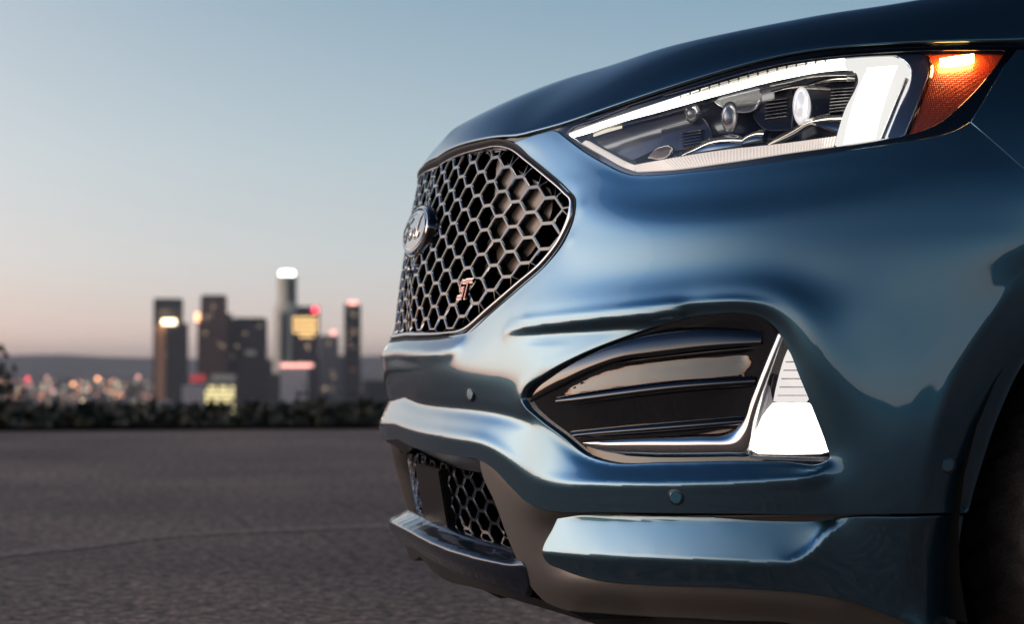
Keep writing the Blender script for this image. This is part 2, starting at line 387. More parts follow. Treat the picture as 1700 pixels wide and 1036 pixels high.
def sweep(name, path, radii, m, parent, closed=False, seg=8, mirror=True):
    """tube of elliptic section (rs across, ro outwards) along rows (s, z, off)"""
    V = []; F = []; n = len(path); path = np.asarray(path)
    for i in range(n):
        a = path[(i-1) % n] if (closed or i) else path[i]; b = path[(i+1) % n] if (closed or i < n-1) else path[i]
        t = (b-a)[:2]; t = t/(np.linalg.norm(t)+1e-9); nr = np.array([t[1], -t[0]])
        for j in range(seg):
            q = 2*math.pi*j/seg; V.append(S3(path[i][0]+nr[0]*radii[0]*math.cos(q), path[i][1]+nr[1]*radii[0]*math.cos(q), path[i][2]+radii[1]*math.sin(q)))
    for i in range(n if closed else n-1):
        for j in range(seg): F.append([i*seg+j, i*seg+(j+1) % seg, ((i+1) % n)*seg+(j+1) % seg, ((i+1) % n)*seg+j])
    if not closed: F.append(list(range(seg))[::-1]); F.append([(n-1)*seg+j for j in range(seg)])
    V = np.array(V)
    if mirror: q = len(V); V = np.vstack([V, V*[1, -1, 1]]); F = F+[[x+q for x in reversed(f)] for f in F]
    o = mesh_obj(name, V, F, m, parent, angle=50)
    bm = bmesh.new(); bm.from_mesh(o.data); bmesh.ops.recalc_face_normals(bm, faces=bm.faces); bm.to_mesh(o.data); bm.free(); return o
# ================================================================== THE CAR (x = ahead of the car, y = its left side, metres)
car = empty('car', (-0.9, 0, 0)); tag(car, 'blue metallic car with lit headlight, black honeycomb grille and glowing fog lamp on the asphalt', 'car')
class Rel:
    pass
def fix_parent(o, p):
    """keep world coordinates under a moved Empty"""
    o.parent = p; o.matrix_parent_inverse = Matrix.Translation(-Vector(p.location)); return o
_link0 = link
def link(o, parent=None):
    COL.objects.link(o)
    if parent is not None:
        o.parent = parent
        if parent is car: o.matrix_parent_inverse = Matrix.Translation(-Vector(car.location))
    return o
X = pts_sz
def spl(line, n=6, closed=False, corners=()): return cr(X(line), n, closed, corners)
def join_lines(*a): return np.vstack(a)

# ---- traced edges of the bumper cover (u, v, offset in mm)
seam = [(848,239,0),(880,227,0),(925,215,-2)]
lampL = [(925,219,-2),(945,235,-2),(965,250,-2),(1000,271,-2),(1035,288,-2),(1050,292,-2)]
lampB = [(1050,292,-2),(1080,292,-2),(1140,287,-2),(1200,281,-2),(1300,268,-2),(1400,252,-2),(1500,237,-2),(1560,226,-3),(1590,216,-4),(1612,203,-6)]
shut = [(1612,203,-6),(1650,236,-4),(1700,281,-2),(1780,352,0)]
arch_out = [(1780,385,-7),(1700,450,-5),(1640,530,-2),(1590,605,1),(1557,690,4),(1537,770,5),(1521,847,5)]
arch_in = [(1780,520,-24),(1700,600,-28),(1662,676,-30),(1632,760,-31),(1606,850,-32)]
grille_side = [(848,239,0),(875,257,-1),(905,283,0),(940,315,2),(954,331,4),(954,345,6),(935,397,9),(909,434,11),(863,476,12),(813,520,13),(774,554,14)]
grille_bot = [(774,554,14),(735,561,14),(700,564,14),('c',565,14)]
c1 = [('c',580,28),(690,584,29),(733,584,28.5),(752,578,26),(765,567,20.5),(774,554,14)]
c3 = [('c',659,9),(700,671,10),(760,679,11),(815,686,14),(850,693,16),(880,700,19)]
c4 = [('c',704,30),(700,718,31),(760,729,33),(798,736,34),(818,745,34),(850,768,34),(878,790,33),(905,800,33),(1000,803,32),(1200,801,30),(1300,795,28),(1348,788,26),(1365,780,21),(1376,766,12)]
c5 = [('c',728,26),(690,743,27),(760,757,29),(797,764,30),(815,775,30),(850,811,30),(872,832,30),(890,842,30),(915,848,30),(1000,850,29),(1200,852,26),(1380,854,17),(1520,852,5),(1606,850,-32)]
c5n = c5[:-1]
groove_u = [(836,552,22),(870,547,24),(920,541,25),(1000,532,27),(1070,526,28),(1130,521,26)]
groove_l = [(838,555,22),(870,554,20),(920,551,18),(1000,546,16),(1060,541,15),(1090,540,13)]
brow = [(870,528,23),(950,516,25),(1050,504,27),(1150,498,27.5),(1240,497,27.5),(1290,505,28),(1322,530,28),(1348,575,27),(1372,625,23),(1392,680,17),(1402,730,13)]
pocket = [(863,662,26),(866,650,26),(900,622,25),(960,589,21),(1040,557,16),(1090,540,13),(1130,528,14),(1180,520,17),(1230,518,16),(1262,524,14),(1290,544,13),(1310,578,12),(1330,628,12),(1355,690,11),(1374,742,10),(1379,763,11),(1370,769,11),(1300,769,11),(1240,768,10),(1100,770,10),(1010,769,12),(975,758,11),(930,724,14),(890,694,19),(868,674,25)]
F1 = Field(-0.3, 1.75, 0.30, 1.00, 0.0011)
def fl(line, hard=False, n=6, corners=()): F1.line(spl(line, n, corners=corners), hard)
fl(seam); fl(lampL, True); fl(lampB, True); fl(shut); fl(grille_side, True); fl(grille_bot, True)
fl(c1, True); fl(c3, True); fl(c4, True); fl(c5n, True); fl(groove_u, True); fl(groove_l, True); fl(brow)
F1.line(spl(pocket, 6, True), True)
fl(arch_out, True); fl(arch_in, True)
fl([('c',604,26.6),(700,606,27.2),(745,602,26.3),(790,597,23.5),(850,590,22),(900,600,25)]); fl([('c',632,24.2),(700,634,24.4),(760,632,24.2),(850,632,24.5)])
# shape of the corner between headlight and fog pocket
fl([(958,300,2),(1000,322,3),(1050,334,3),(1200,326,2),(1400,302,0),(1560,270,-1),(1660,262,-2)])
fl([(968,342,9),(1060,360,13),(1200,362,13),(1300,350,9),(1500,330,4),(1700,325,1)])
fl([(948,398,13),(1040,414,15.5),(1150,418,15.5),(1300,420,12.5),(1500,420,7),(1690,400,3)])
fl([(905,468,16),(1000,470,17.5),(1150,464,17),(1280,458,14.5),(1380,480,11)])
fl([(1420,560,11),(1440,640,12),(1450,740,12),(1440,820,12)]); fl([(1500,500,5),(1510,640,8),(1505,740,10),(1490,830,9)])

F1.solve(0.017, 0.0034, 0.014)
# outline of the cover: seam, lamp edge, shut line, arch, bottom, centre
o_top = join_lines(spl(seam)[:-1], spl(lampL)[:-1], spl(lampB)[:-1], spl(shut)); o_arch = spl(arch_in)
o_bot = spl(c5)[::-1]; zc = X([('c',565,14)])[0]; zb = X([('c',728,26)])[0]
outline = join_lines(o_top, o_arch, o_bot[1:], [[0, zb[1], zb[2]], [0, zc[1], zc[2]]], spl(grille_bot)[::-1][1:], spl(grille_side)[::-1][1:-1])
bumper = panel('front_bumper', outline, F1, M['paint'], car, 0.0046, holes=[spl(pocket, 6, True)],
    creases=[spl(c1)[:-2], spl(c4)[:-8], spl(groove_u)[2:-2], spl(arch_out)[4:]], skirt=0.018)

# ---- lower body: warm grey centre trim, blue insert, splitter
insert_top = [(930,853,2),(1000,856,0),(1200,860,-1),(1385,862,-7)]
k_line = [(900,919,26),(1000,926,25),(1120,931,24),(1200,934,23),(1300,936,19),(1318,933,18),(1340,919,15),(1395,867,6),(1405,862,4)]
F2 = Field(-0.1, 1.75, 0.20, 0.50, 0.0011)
def f2(line, hard=False): F2.line(spl(line), hard, True)
f2(insert_top, True); f2(k_line, True); f2([(1405,862,5),(1515,861,4),(1596,857,-28)], True)
f2([(1372,866,-2),(1328,914,8),(1305,928,15)], True)
f2([(930,853,2),(915,885,13),(900,914,23)], True)
f2([(899,922,24),(905,930,22),(935,946,20),(990,963,18),(1050,969,16),(1200,975,14),(1340,985,10),(1410,997,6),(1480,1022,2),(1560,1060,-2)])
f2([(1512,862,4),(1500,940,1),(1490,1040,-2)], True); f2([(1596,857,-28),(1584,940,-32),(1574,1060,-34)], True)
F2.solve(0.006, 0.0030, 0.010)
ins_out = join_lines(spl([(930,853,2),(1000,856,0),(1200,860,-1),(1385,862,-7)])[:-1], spl([(1386,862,-7),(1405,861,5),(1515,860,4),(1598,857,-28)]),
    spl([(1586,940,-32),(1576,1062,-34)]), spl([(1500,1032,2),(1410,997,6),(1340,985,10),(1200,975,14),(1050,969,16),(990,963,18),(935,946,20),(905,930,22),(899,920,25),(903,910,20),(917,880,12)]))
insert = panel('bumper_insert', ins_out, F2, M['paint'], car, 0.0050, creases=[spl(k_line)[2:-2]], skirt=0.015)

trim_out_px = [(797,766,24),(801,761,26),(812,772,26),(850,813,26),(872,834,26),(890,844,26),(915,850,25),(940,852,14),(1000,856,5),(1400,858,0),(1585,852,-48),(1578,950,-50),(1570,1100,-54),(1450,1100,-62),(1350,1042,-42),(1200,1028,-30),(1000,1017,-12),(930,1009,4),(900,996,15),(882,978,22),(862,940,25),(845,900,25),(822,836,25),(800,784,24)]
F3 = Field(-0.1, 1.75, 0.05, 0.65); F3.line(spl(trim_out_px, 6, True)); F3.line(spl([(940,968,18),(1000,976,13),(1200,986,8),(1400,1004,-6)])); F3.line(spl([(880,870,20),(905,960,19),(940,985,18)]))
F3.line(spl([(940,870,-18),(1100,880,-22),(1350,890,-26),(1560,900,-30)])); F3.line(spl([(960,935,0),(1200,955,-4),(1350,960,-10),(1560,1000,-26)])); F3.solve(0.012)
trim = panel('lower_trim', spl(trim_out_px, 6, True, corners=(1,)), F3, M['bronze'], car, 0.009, skirt=0.03, round_=0.003)
trim['label'] = 'warm grey satin trim around the lower grille'

# lower opening: dark upper frame strip, side wall, mesh, radar cover, splitter
def strip(name, a, b, m, parent=None, n=6, mirror=True, thick=0.006):
    """band between two traced lines, with thickness"""
    A = spl(a, n); B = spl(b, n); L = max(len(A), len(B)); t = np.linspace(0, 1, L)
    g = lambda q: np.stack([np.interp(t, np.linspace(0, 1, len(q)), q[:, k]) for k in range(3)], 1)
    A, B = g(A), g(B); V = np.vstack([S3(A[:, 0], A[:, 1], A[:, 2]), S3(B[:, 0], B[:, 1], B[:, 2]), S3(A[:, 0], A[:, 1], A[:, 2]-thick), S3(B[:, 0], B[:, 1], B[:, 2]-thick)])
    F = []
    for i in range(L-1):
        F += [[i, i+1, L+i+1, L+i], [2*L+i, 3*L+i, 3*L+i+1, 2*L+i+1], [i, 2*L+i, 2*L+i+1, i+1], [L+i, L+i+1, 3*L+i+1, 3*L+i]]
    F += [[0, L, 3*L, 2*L], [L-1, 3*L-1, 4*L-1, 2*L-1]]
    o = mirrored(name, V, F, m, parent, angle=30) if mirror else mesh_obj(name, V, F, m, parent, angle=30)
    bm = bmesh.new(); bm.from_mesh(o.data); bmesh.ops.recalc_face_normals(bm, faces=bm.faces); bm.to_mesh(o.data); bm.free(); return o
M['gunmetal'] = mat('dark_satin_trim', (0.045,0.038,0.034), 0.3, 0.3, 0.3, 0.2)
strip('lower_grille_frame', [('c',727,22),(690,744,22),(760,758,23),(800,765,24)], [('c',738,-14),(690,763,-14),(760,777,-12),(812,787,-10)], M['gunmetal'], car, thick=0.03)

HEXV = 0
def hex_grille(name, poly, pitch_s, pitch_z, offf, m, parent, wall=0.0028, bar=0.005, depth=0.022, z0=0.0, skip=None, mirror=True, shear=0.0, taper=0.004):
    """honeycomb moulding: every cell has a front rim, a bright metal chamfer put in for edge glints, and deep walls; cells cut by the outline are clipped"""
    lo, hi = poly[:, :2].min(0), poly[:, :2].max(0); V = []; F = []; MI = []
    nc = int((hi[0]+pitch_s)/pitch_s)+1
    def clip(pg):
        # clip a convex cell by the outline: keep points inside, pull outside ones to the border along the line to the cell's centre
        c = pg.mean(0); ins = inside(pg, poly)
        if not ins.any() and not inside(c[None], poly)[0]: return None
        if not inside(c[None], poly)[0]:
            c = pg[ins].mean(0)
        out = []
        for q, k in zip(pg, ins):
            if k: out.append(q); continue
            a, b = 0.0, 1.0
            for _ in range(12):
                mm_ = (a+b)/2
                if inside((c+(q-c)*mm_)[None], poly)[0]: a = mm_
                else: b = mm_
            out.append(c+(q-c)*a)
        return np.array(out)
    for ci in range(0 if mirror else -nc, nc+1):
        for ri in range(int((lo[1]-z0)/pitch_z)-1, int((hi[1]-z0)/pitch_z)+2):
            cx = ci*pitch_s; cy = z0+ri*pitch_z+(pitch_z/2 if ci % 2 else 0)+shear*cx
            if skip and skip(cx, cy): continue
            hw = pitch_s*0.72; hb = pitch_s*0.28
            full = np.array([(-hw, 0), (-hb, -pitch_z/2), (hb, -pitch_z/2), (hw, 0), (hb, pitch_z/2), (-hb, pitch_z/2)])+[cx, cy]
            full[:, 1] += shear*(full[:, 0]-cx)
            if mirror and ci == 0: pass
            def inner(w, bw):
                sx = 1-w*2/pitch_s; sy = 1-bw*2/pitch_z; q = (full-[cx, cy])*[sx, sy]+[cx, cy]; return q
            A0 = full; A1 = inner(wall*0.5, bar*0.5); A2 = inner(wall, bar*0.5+0.0010); A3 = inner(wall+0.001, bar*0.5+taper)
            rings = []
            for q, d in ((A0, 0.0), (A1, 0.0), (A2, 0.0022), (A3, depth)):
                cc = clip(q)
                if cc is None: rings = None; break
                rings.append((cc, d))
            if rings is None: continue
            n0 = len(V); k = 6
            for cc, d in rings:
                o = offf(cc[:, 0], cc[:, 1])-d; V += list(S3(cc[:, 0], cc[:, 1], o))
            for r in range(3):
                for j in range(k): F.append([n0+r*k+j, n0+r*k+(j+1) % k, n0+(r+1)*k+(j+1) % k, n0+(r+1)*k+j]); MI.append(0 if r < 1 else (1 if r == 1 else 2))
    V = np.array(V)
    if mirror: q = len(V); V = np.vstack([V, V*[1, -1, 1]]); F = F+[[x+q for x in reversed(f)] for f in F]; MI = MI+MI
    return mesh_obj(name, V, F, None, parent, smooth=False, mats=m, mi=MI)
M['cellwall'] = mat('gloss_black_cell_wall', (0.004,0.004,0.004), 0.14, 0, 0.5, 0.1)

# ---- upper grille
g_in = grille_side_in = [(843,249,-2),(870,266,-2),(900,290,0),(936,321,2),(945,333,3),(944,345,5),(926,395,7),(900,430,8),(855,470,9),(806,512,10),(769,544,11)]
g_bot_in = [(769,544,11),(735,551,12),(700,552,12),('c',553,12)]
g_top_in = [('c',281,-14),(690,306,-14),(715,286,-12),(745,268,-9),(790,254,-5),(830,248,-3),(843,249,-2)]
zt = X([g_top_in[0]])[0]
g_poly = join_lines(spl(g_top_in)[:-1], spl(g_in)[:-1], spl(g_bot_in))
def grille_off(s, z):
    return 0.002-0.006*np.clip((z-0.80)/0.16, -1, 1)+0.012*np.exp(-(np.asarray(s)/0.20)**2)*np.exp(-((z-0.775)/0.085)**2)
grille = hex_grille('grille_mesh', g_poly, 0.0430, 0.0395, grille_off, [M['hexfront'], M['chrome'], M['cellwall']], car, wall=0.0022, bar=0.0050, depth=0.022, z0=0.851)  # chrome chamfers stand in for sky glints on gloss black edges
# plate behind the mesh, open and ribbed towards the middle
bp_poly = g_poly.copy()
strip_poly = np.array([q for q in bp_poly])
def poly_close(p): return join_lines(p, [[0, p[-1][1], 0]]) if p[-1][0] > 1e-6 else p
panel('grille_back_plate', join_lines(spl([(850,262,-40),(860,268,-40),(900,296,-40),(940,330,-40),(938,350,-40),(905,420,-40),(862,462,-40)]), spl([(850,455,-40),(846,380,-40),(848,270,-40)])[:-1]), -0.013, M['shutter'], car, 0.02, skirt=0.0)
panel('grille_duct', join_lines(spl(g_top_in)[:-1], spl(g_in)[:-1], spl(g_bot_in)), -0.058, M['void'], car, 0.03, skirt=0.0)
for k in range(5):
    s0 = 0.05+k*0.075
    V = [S3(s0+a, z, o) for z in (0.70, 0.95) for a in (0, 0.012) for o in (-0.040, -0.052)]
    mirrored('shutter_rib', V, [[0,1,3,2],[4,6,7,5],[0,4,5,1],[2,3,7,6],[0,2,6,4],[1,5,7,3]], M['gunmetal'], car, smooth=False)
# chrome surround: inner satin band and outer dark line
g_mid_o = [('c',275,-8),(690,299,-8),(712,281,-7),(745,262,-3),(790,247,0),(832,241,2),(850,246,2),(872,263,1),(902,287,3),(938,318,4),(950,332,6),(950,346,8),(931,397,11),(905,433,12),(859,474,13),(810,517,14),(772,550,15),(737,557,16),(700,560,16),('c',560,16)]
g_mid_i = [('c',281,-12),(690,305,-12),(715,286,-10),(745,267,-6),(790,252,-3),(830,246,-1),(844,250,-1),(869,268,-1),(898,292,1),(933,323,3),(942,334,4),(941,345,6),(923,394,9),(897,429,10),(852,469,11),(804,510,12),(766,542,13),(733,549,14),(700,550,14),('c',550,14)]
GO, GI = spl(g_mid_o), spl(g_mid_i)
def ring_blade(name, A, B, m, parent, depth=0.012, bulge=0.25, prof=7):
    V = []; F = []; w = prof+2; k = len(A)-1
    for i in range(k+1):
        t, b = A[i], B[i]; hgt = np.hypot(*(t-b)[:2]); V.append(S3(t[0], t[1], t[2]-depth))
        for j in range(prof):
            a = j/(prof-1); c = t*(1-a)+b*a; V.append(S3(c[0], c[1], c[2]-bulge*hgt*(1-math.sqrt(max(0, 1-(2*a-1)**2)))))
        V.append(S3(b[0], b[1], b[2]-depth))
    for i in range(k):
        for j in range(w): a = i*w+j; b = i*w+(j+1) % w; F.append([a, b, b+w, a+w])
    V = np.array(V); q = len(V); V = np.vstack([V, V*[1, -1, 1]]); F = F+[[x+q for x in reversed(f)] for f in F]
    o = mesh_obj(name, V, F, m, parent, angle=45)
    bm = bmesh.new(); bm.from_mesh(o.data); bmesh.ops.remove_doubles(bm, verts=bm.verts, dist=1e-5); bmesh.ops.recalc_face_normals(bm, faces=bm.faces); bm.to_mesh(o.data); bm.free(); return o
surround = ring_blade('grille_surround', GO, GI, M['frame'], car, 0.02, 0.5)
surround['label'] = 'satin chrome frame around the honeycomb grille'
GO2 = GO.copy(); GO2[:, 2] -= 0.004
g_out = [('c',263,-3),(690,291,-3),(706,278,-2),(742,252,1),(788,237,3),(832,231,4),(852,237,3),(876,258,2),(907,283,3),(942,314,4),(954,330,6),(954,346,8),(935,399,12),(909,436,13),(863,478,14),(813,521,15),(775,555,16),(738,562,17),(700,565,17),('c',565,17)]
ring_blade('grille_gasket', spl(g_out), GO2, M['matte_black'], car, 0.03, 0.1)

# ---- emblem: chromed oval with script lettering, on a deep black bezel
EM = empty('emblem'); EM.location = (0,0,0); EM.parent = car; EM.matrix_parent_inverse = Matrix.Translation(-Vector(car.location)); EM['label'] = 'oval maker badge in the middle of the grille'
ez = 0.852; ex = float(NZ(ez))+0.012; tilt = R(-9)
def epos(y, z, d): # local y, z on the badge face, d outwards
    return (ex+d*math.cos(tilt)+z*math.sin(tilt), y, ez+z*math.cos(tilt)-d*math.sin(tilt))
def oval_ring(name, prof, m, a=0.112, b=0.0445, n=72, parent=EM):
    V = []; F = []
    for i in range(n):
        t = 2*math.pi*i/n
        for (ins, d) in prof: V.append(epos((a-ins)*math.cos(t), (b-ins)*math.sin(t), d))
    k = len(prof)
    for i in range(n):
        for j in range(k-1): F.append([i*k+j, ((i+1) % n)*k+j, ((i+1) % n)*k+j+1, i*k+j+1])
    F.append([i*k+k-1 for i in range(n)]) 
    return mesh_obj(name, V, F, m, parent, angle=30)
oval_ring('bezel', [(-0.003,-0.045),(-0.003,-0.004),(-0.001,0.0),(0.003,0.0),(0.004,-0.004)], M['gloss_black'])
oval_ring('rim', [(0.001,0.0),(0.0015,0.0025),(0.004,0.0035),(0.0065,0.002),(0.0075,-0.001)], M['chrome'])
V = []; F = []; n = 64; rg = 10
for r in range(rg+1):
    for i in range(n):
        t = 2*math.pi*i/n; q = r/rg; V.append(epos(0.1045*q*math.cos(t), 0.037*q*math.sin(t), 0.0035+0.0035*(1-q*q)))
for r in range(rg):
    for i in range(n): F.append([r*n+i, (r+1)*n+i, (r+1)*n+(i+1) % n, r*n+(i+1) % n])
mesh_obj('enamel', V, F, M['oval'], EM, angle=60)
oval_ring('inner_line', [(0.0105,0.0030),(0.0108,0.0052),(0.0122,0.0053),(0.0125,0.0036)], M['chrome'], 0.1110, 0.0435)
bpy.data.objects['inner_line'].data.polygons  # ring with cap is trimmed below
me = bpy.data.objects['inner_line'].data; bm = bmesh.new(); bm.from_mesh(me); bm.faces.ensure_lookup_table(); bmesh.ops.delete(bm, geom=[f for f in bm.faces if len(f.verts) > 4], context='FACES_ONLY'); bm.to_mesh(me); bm.free()
# script letters as pen strokes (x to the reader's right)
strokes = [
 [(-0.078,0.012),(-0.070,0.020),(-0.052,0.020),(-0.036,0.016),(-0.022,0.020),(-0.014,0.023)],
 [(-0.046,0.019),(-0.052,0.006),(-0.058,-0.008),(-0.068,-0.018),(-0.080,-0.016),(-0.082,-0.008),(-0.074,-0.004)],
 [(-0.066,0.000),(-0.052,0.002),(-0.038,0.003),(-0.034,0.008)],
 [(-0.020,0.002),(-0.030,-0.002),(-0.033,-0.011),(-0.026,-0.016),(-0.016,-0.012),(-0.014,-0.003),(-0.020,0.002),(-0.010,0.001),(-0.002,0.003)],
 [(0.000,0.003),(-0.002,-0.006),(-0.006,-0.015)],[(-0.002,-0.006),(0.006,0.001),(0.014,0.003),(0.018,-0.001)],
 [(0.044,0.000),(0.034,0.003),(0.024,-0.003),(0.021,-0.012),(0.028,-0.016),(0.038,-0.010),(0.046,0.004),(0.058,0.022),(0.066,0.025)],
 [(0.052,0.012),(0.044,-0.006),(0.044,-0.014),(0.052,-0.015),(0.062,-0.008)]]
V = []; F = []
for st in strokes:
    p = cr(np.array(st), 6); n0 = len(V)
    for i, q in enumerate(p):
        t = p[min(i+1, len(p)-1)]-p[max(i-1, 0)]; t /= np.linalg.norm(t)+1e-9; nr = np.array([-t[1], t[0]])
        w = 0.0016+0.0014*abs(t[1])*math.sin(math.pi*min(max(i/(len(p)-1), 0.08), 0.92))
        for sg, d in ((1, 0), (0.6, 0.0018), (-0.6, 0.0018), (-1, 0)):
            y = q[0]+nr[0]*w*sg; z = q[1]+nr[1]*w*sg; qq = min(1, (y/0.1045)**2+(z/0.037)**2); V.append(epos(y, z, 0.0033+0.0035*(1-qq)+d))
    for i in range(len(p)-1):
        for j in range(3): a = n0+i*4+j; F.append([a, a+1, a+5, a+4])
mesh_obj('lettering', V, F, M['chrome'], EM, angle=60)

# small camera washer below the emblem
def lump(name, c, r, m, parent, squash=(1,1,1), seg=16):
    bm = bmesh.new(); bmesh.ops.create_uvsphere(bm, u_segments=seg, v_segments=seg//2, radius=r)
    for v in bm.verts: v.co = Vector((v.co.x*squash[0]+c[0], v.co.y*squash[1]+c[1], v.co.z*squash[2]+c[2]))
    me = bpy.data.meshes.new(name); bm.to_mesh(me); bm.free(); me.materials.append(m)
    for p in me.polygons: p.use_smooth = True
    return link(bpy.data.objects.new(name, me), parent)
lump('camera_pod', (ex-0.012, 0.0, 0.783), 0.022, M['gloss_black'], car, (1.1,1.5,0.8)); lump('camera_lens', (ex+0.012, 0.0, 0.783), 0.008, M['dark_chrome'], car, (0.5,1,1))

# ---- red two-letter badge: letters S and T traced as outlines
bs, bz = SZ(772, 480, 0.01)
def letter(name, lines, w, m, dd, hh):
    V = []; F = []
    for ln in lines:
        for a, b in zip(ln[:-1], ln[1:]):
            a = np.array(a, float); b = np.array(b, float); t = (b-a)/np.linalg.norm(b-a); nr = np.array([-t[1], t[0]])*w/2; a = a-t*w/2; b = b+t*w/2; n0 = len(V)
            for d in (dd, dd+hh):
                for q in (a-nr, b-nr, b+nr, a+nr):
                    s = bs+q[0]*0.66+q[1]*0.25; z = bz+q[1]; V.append(S3(s, z, float(grille_off(s, z))+d))
            F += [[n0+i, n0+(i+1) % 4, n0+4+(i+1) % 4, n0+4+i] for i in range(4)]+[[n0+4, n0+5, n0+6, n0+7]]
    return mesh_obj(name, V, F, m, badge, smooth=False)
badge = empty('grille_badge'); badge.parent = car; badge.matrix_parent_inverse = Matrix.Translation(-Vector(car.location)); badge['label'] = 'small red badge with the letters ST'
# reading order runs from the car's right to its left, that is towards +s
Sl = [[(0.000,0.012),(-0.022,0.012),(-0.024,0.009),(-0.024,0.002),(-0.022,0.000),(-0.006,0.000),(-0.003,-0.003),(-0.003,-0.010),(-0.006,-0.013),(-0.028,-0.013)]]
Tl = [[(0.000,0.013),(0.032,0.013)],[(0.012,0.012),(0.012,-0.013)]]
letter('letter', Sl, 0.0072, M['chrome'], 0.002, 0.004); letter('letter', Tl, 0.0078, M['chrome'], 0.002, 0.004)
letter('letter_face', Sl, 0.0050, M['red'], 0.0055, 0.0014); letter('letter_face', Tl, 0.0054, M['red'], 0.0055, 0.0014)
# ---- lower grille mesh, radar cover, splitter
lg_poly = join_lines(spl([('c',752,-15),(690,762,-15),(760,778,-15),(800,787,-12)])[:-1], spl([(806,790,-12),(822,840,-12),(842,895,-12),(852,925,-12)])[:-1], spl([(852,925,-12),(800,912,-12),(740,888,-12),(700,868,-12),('c',850,-12)]))
lower_off = lambda s, z: -0.018+0*np.asarray(s)
def radar_skip(s, z): return 0.06 < s < 0.0
M['lg_glint'] = mat('grille_silver_edge', (0.55,0.55,0.55), 0.2, 1.0)  # bright metal put in for the glints on black mesh edges
hex_grille('lower_grille_mesh', lg_poly, 0.0385, 0.0350, lower_off, [M['cellwall'], M['lg_glint'], M['cellwall']], car, wall=0.0019, bar=0.0050, depth=0.022, z0=0.43)
panel('lower_duct', join_lines([[0,0.52,0]], spl([(690,750,-70),(820,775,-70),(880,940,-70),(700,900,-70)]), [[0,0.24,0]]), -0.046, M['void'], car, 0.03, skirt=0)
M['radar'] = mat('radar_cover_black', (0.010,0.009,0.009), 0.45, spec=0.2)
rs1, rz1 = SZ(692, 765, 0.0); rs2, rz2 = SZ(722, 872, 0.0)
def box_sz(name, s0, s1, z0, z1, o0, o1, m, parent, mirror=False, bev=0.003):
    V = [S3(s, z, o) for o in (o0, o1) for s, z in ((s0, z0), (s1, z0), (s1, z1), (s0, z1))]
    F = [[0,3,2,1],[4,5,6,7],[0,1,5,4],[1,2,6,5],[2,3,7,6],[3,0,4,7]]
    if mirror: q = 8; V = V+[v*[1,-1,1] for v in V]; F = F+[[x+q for x in reversed(f)] for f in F]
    o = mesh_obj(name, V, F, m, parent, smooth=False)
    if bev:
        bm = bmesh.new(); bm.from_mesh(o.data); bmesh.ops.recalc_face_normals(bm, faces=bm.faces); bmesh.ops.bevel(bm, geom=list(bm.edges), offset=bev, segments=2, affect='EDGES'); bm.to_mesh(o.data); bm.free()
        for p in o.data.polygons: p.use_smooth = True
        o.data.set_sharp_from_angle(angle=R(40))
    return o

sA = SZ(688, 800, 0.0)[0]; sB = SZ(726, 800, 0.0)[0]
radar = box_sz('radar_cover', sA, sB, CZ(872, 0, sA)[1], CZ(770, 0, sA)[1], -0.040, -0.004, M['radar'], car)
for k, (v, h) in enumerate(((866, .004), (874, .003), (884, .004))):
    z = CZ(v, 0, sA)[1]; box_sz('radar_rib', sA-0.02*(k > 0), sB+0.03*k, z-h, z, -0.015, -0.006+0.003*k, M['dark_chrome'], car, bev=0.0008)
# splitter: top ledge, bright rounded lip, dark under face
sp_lip = [('sz',0,.329,44),('sz',.10,.3265,43),('sz',.20,.320,41),('sz',.30,.3145,38),('sz',.40,.310,34),('sz',.475,.307,29)]
F4 = Field(-0.1, 1.0, 0.20, 0.42, 0.0011)
sp_top = [('sz',0,.343,2),('sz',.12,.340,1),('sz',.25,.333,0),('sz',.36,.327,-2),('sz',.45,.322,-4)]
sp_mid = [('sz',0,.310,42),('sz',.15,.305,41),('sz',.30,.295,38),('sz',.44,.286,30)]; sp_bot = [('sz',0,.288,26),('sz',.15,.280,26),('sz',.30,.270,25),('sz',.40,.263,22),('sz',.455,.257,20)]
for l_, h_ in ((sp_top, True), (sp_lip, True), (sp_mid, False), (sp_bot, True)): F4.line(spl(l_), h_)
F4.solve(0.006, 0.0035)
panel('splitter', join_lines(spl(sp_top)[:-1], spl([sp_top[-1],('sz',.476,.307,28),('sz',.475,.280,26),sp_bot[-1]])[:-1], spl(sp_bot)[::-1]), F4, M['splitter'], car, 0.005, skirt=0.02, creases=[spl(sp_lip)[1:-2]])
# black under-lip and undertray
under = [('c',890,20),(730,938,20),(800,962,16),(890,994,8),(930,1006,0),(1000,1014,-16),(1200,1026,-34),(1400,1044,-50),(1560,1090,-60)]
under2 = [('c',925,20),(730,958,18),(800,980,16),(880,1004,6),(940,1022,-4),(1000,1040,-20),(1200,1062,-38),(1400,1080,-54),(1560,1120,-64)]
strip('under_lip', under, under2, M['matte_black'], car, thick=0.35)

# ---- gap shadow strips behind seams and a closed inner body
zz_ = [0.22,0.30,0.5,0.7,0.86,0.93]; ss_ = np.linspace(0, 1.42, 30)
V = []; F = []
for z in zz_:
    for s in ss_: V.append(S3(s, z, -0.16 if z < 0.9 else -0.20))
for j in range(len(zz_)-1):
    for i in range(len(ss_)-1): a = j*30+i; F.append([a, a+1, a+31, a+30])
V = np.array(V); q = len(V); mesh_obj('inner_structure', np.vstack([V, V*[1,-1,1]]), F+[[x+q for x in f[::-1]] for f in F], M['void'], car)
strip('bumper_gap_filler', [('c',724,-2),(800,760,6),(850,806,6),(890,836,6),(1000,842,4),(1200,844,2),(1380,845,-6),(1600,842,-24)], [('c',740,-4),(800,775,4),(850,825,4),(900,862,-4),(1000,864,-13),(1200,868,-16),(1380,870,-24),(1600,868,-30)], M['void'], car, thick=0.02)

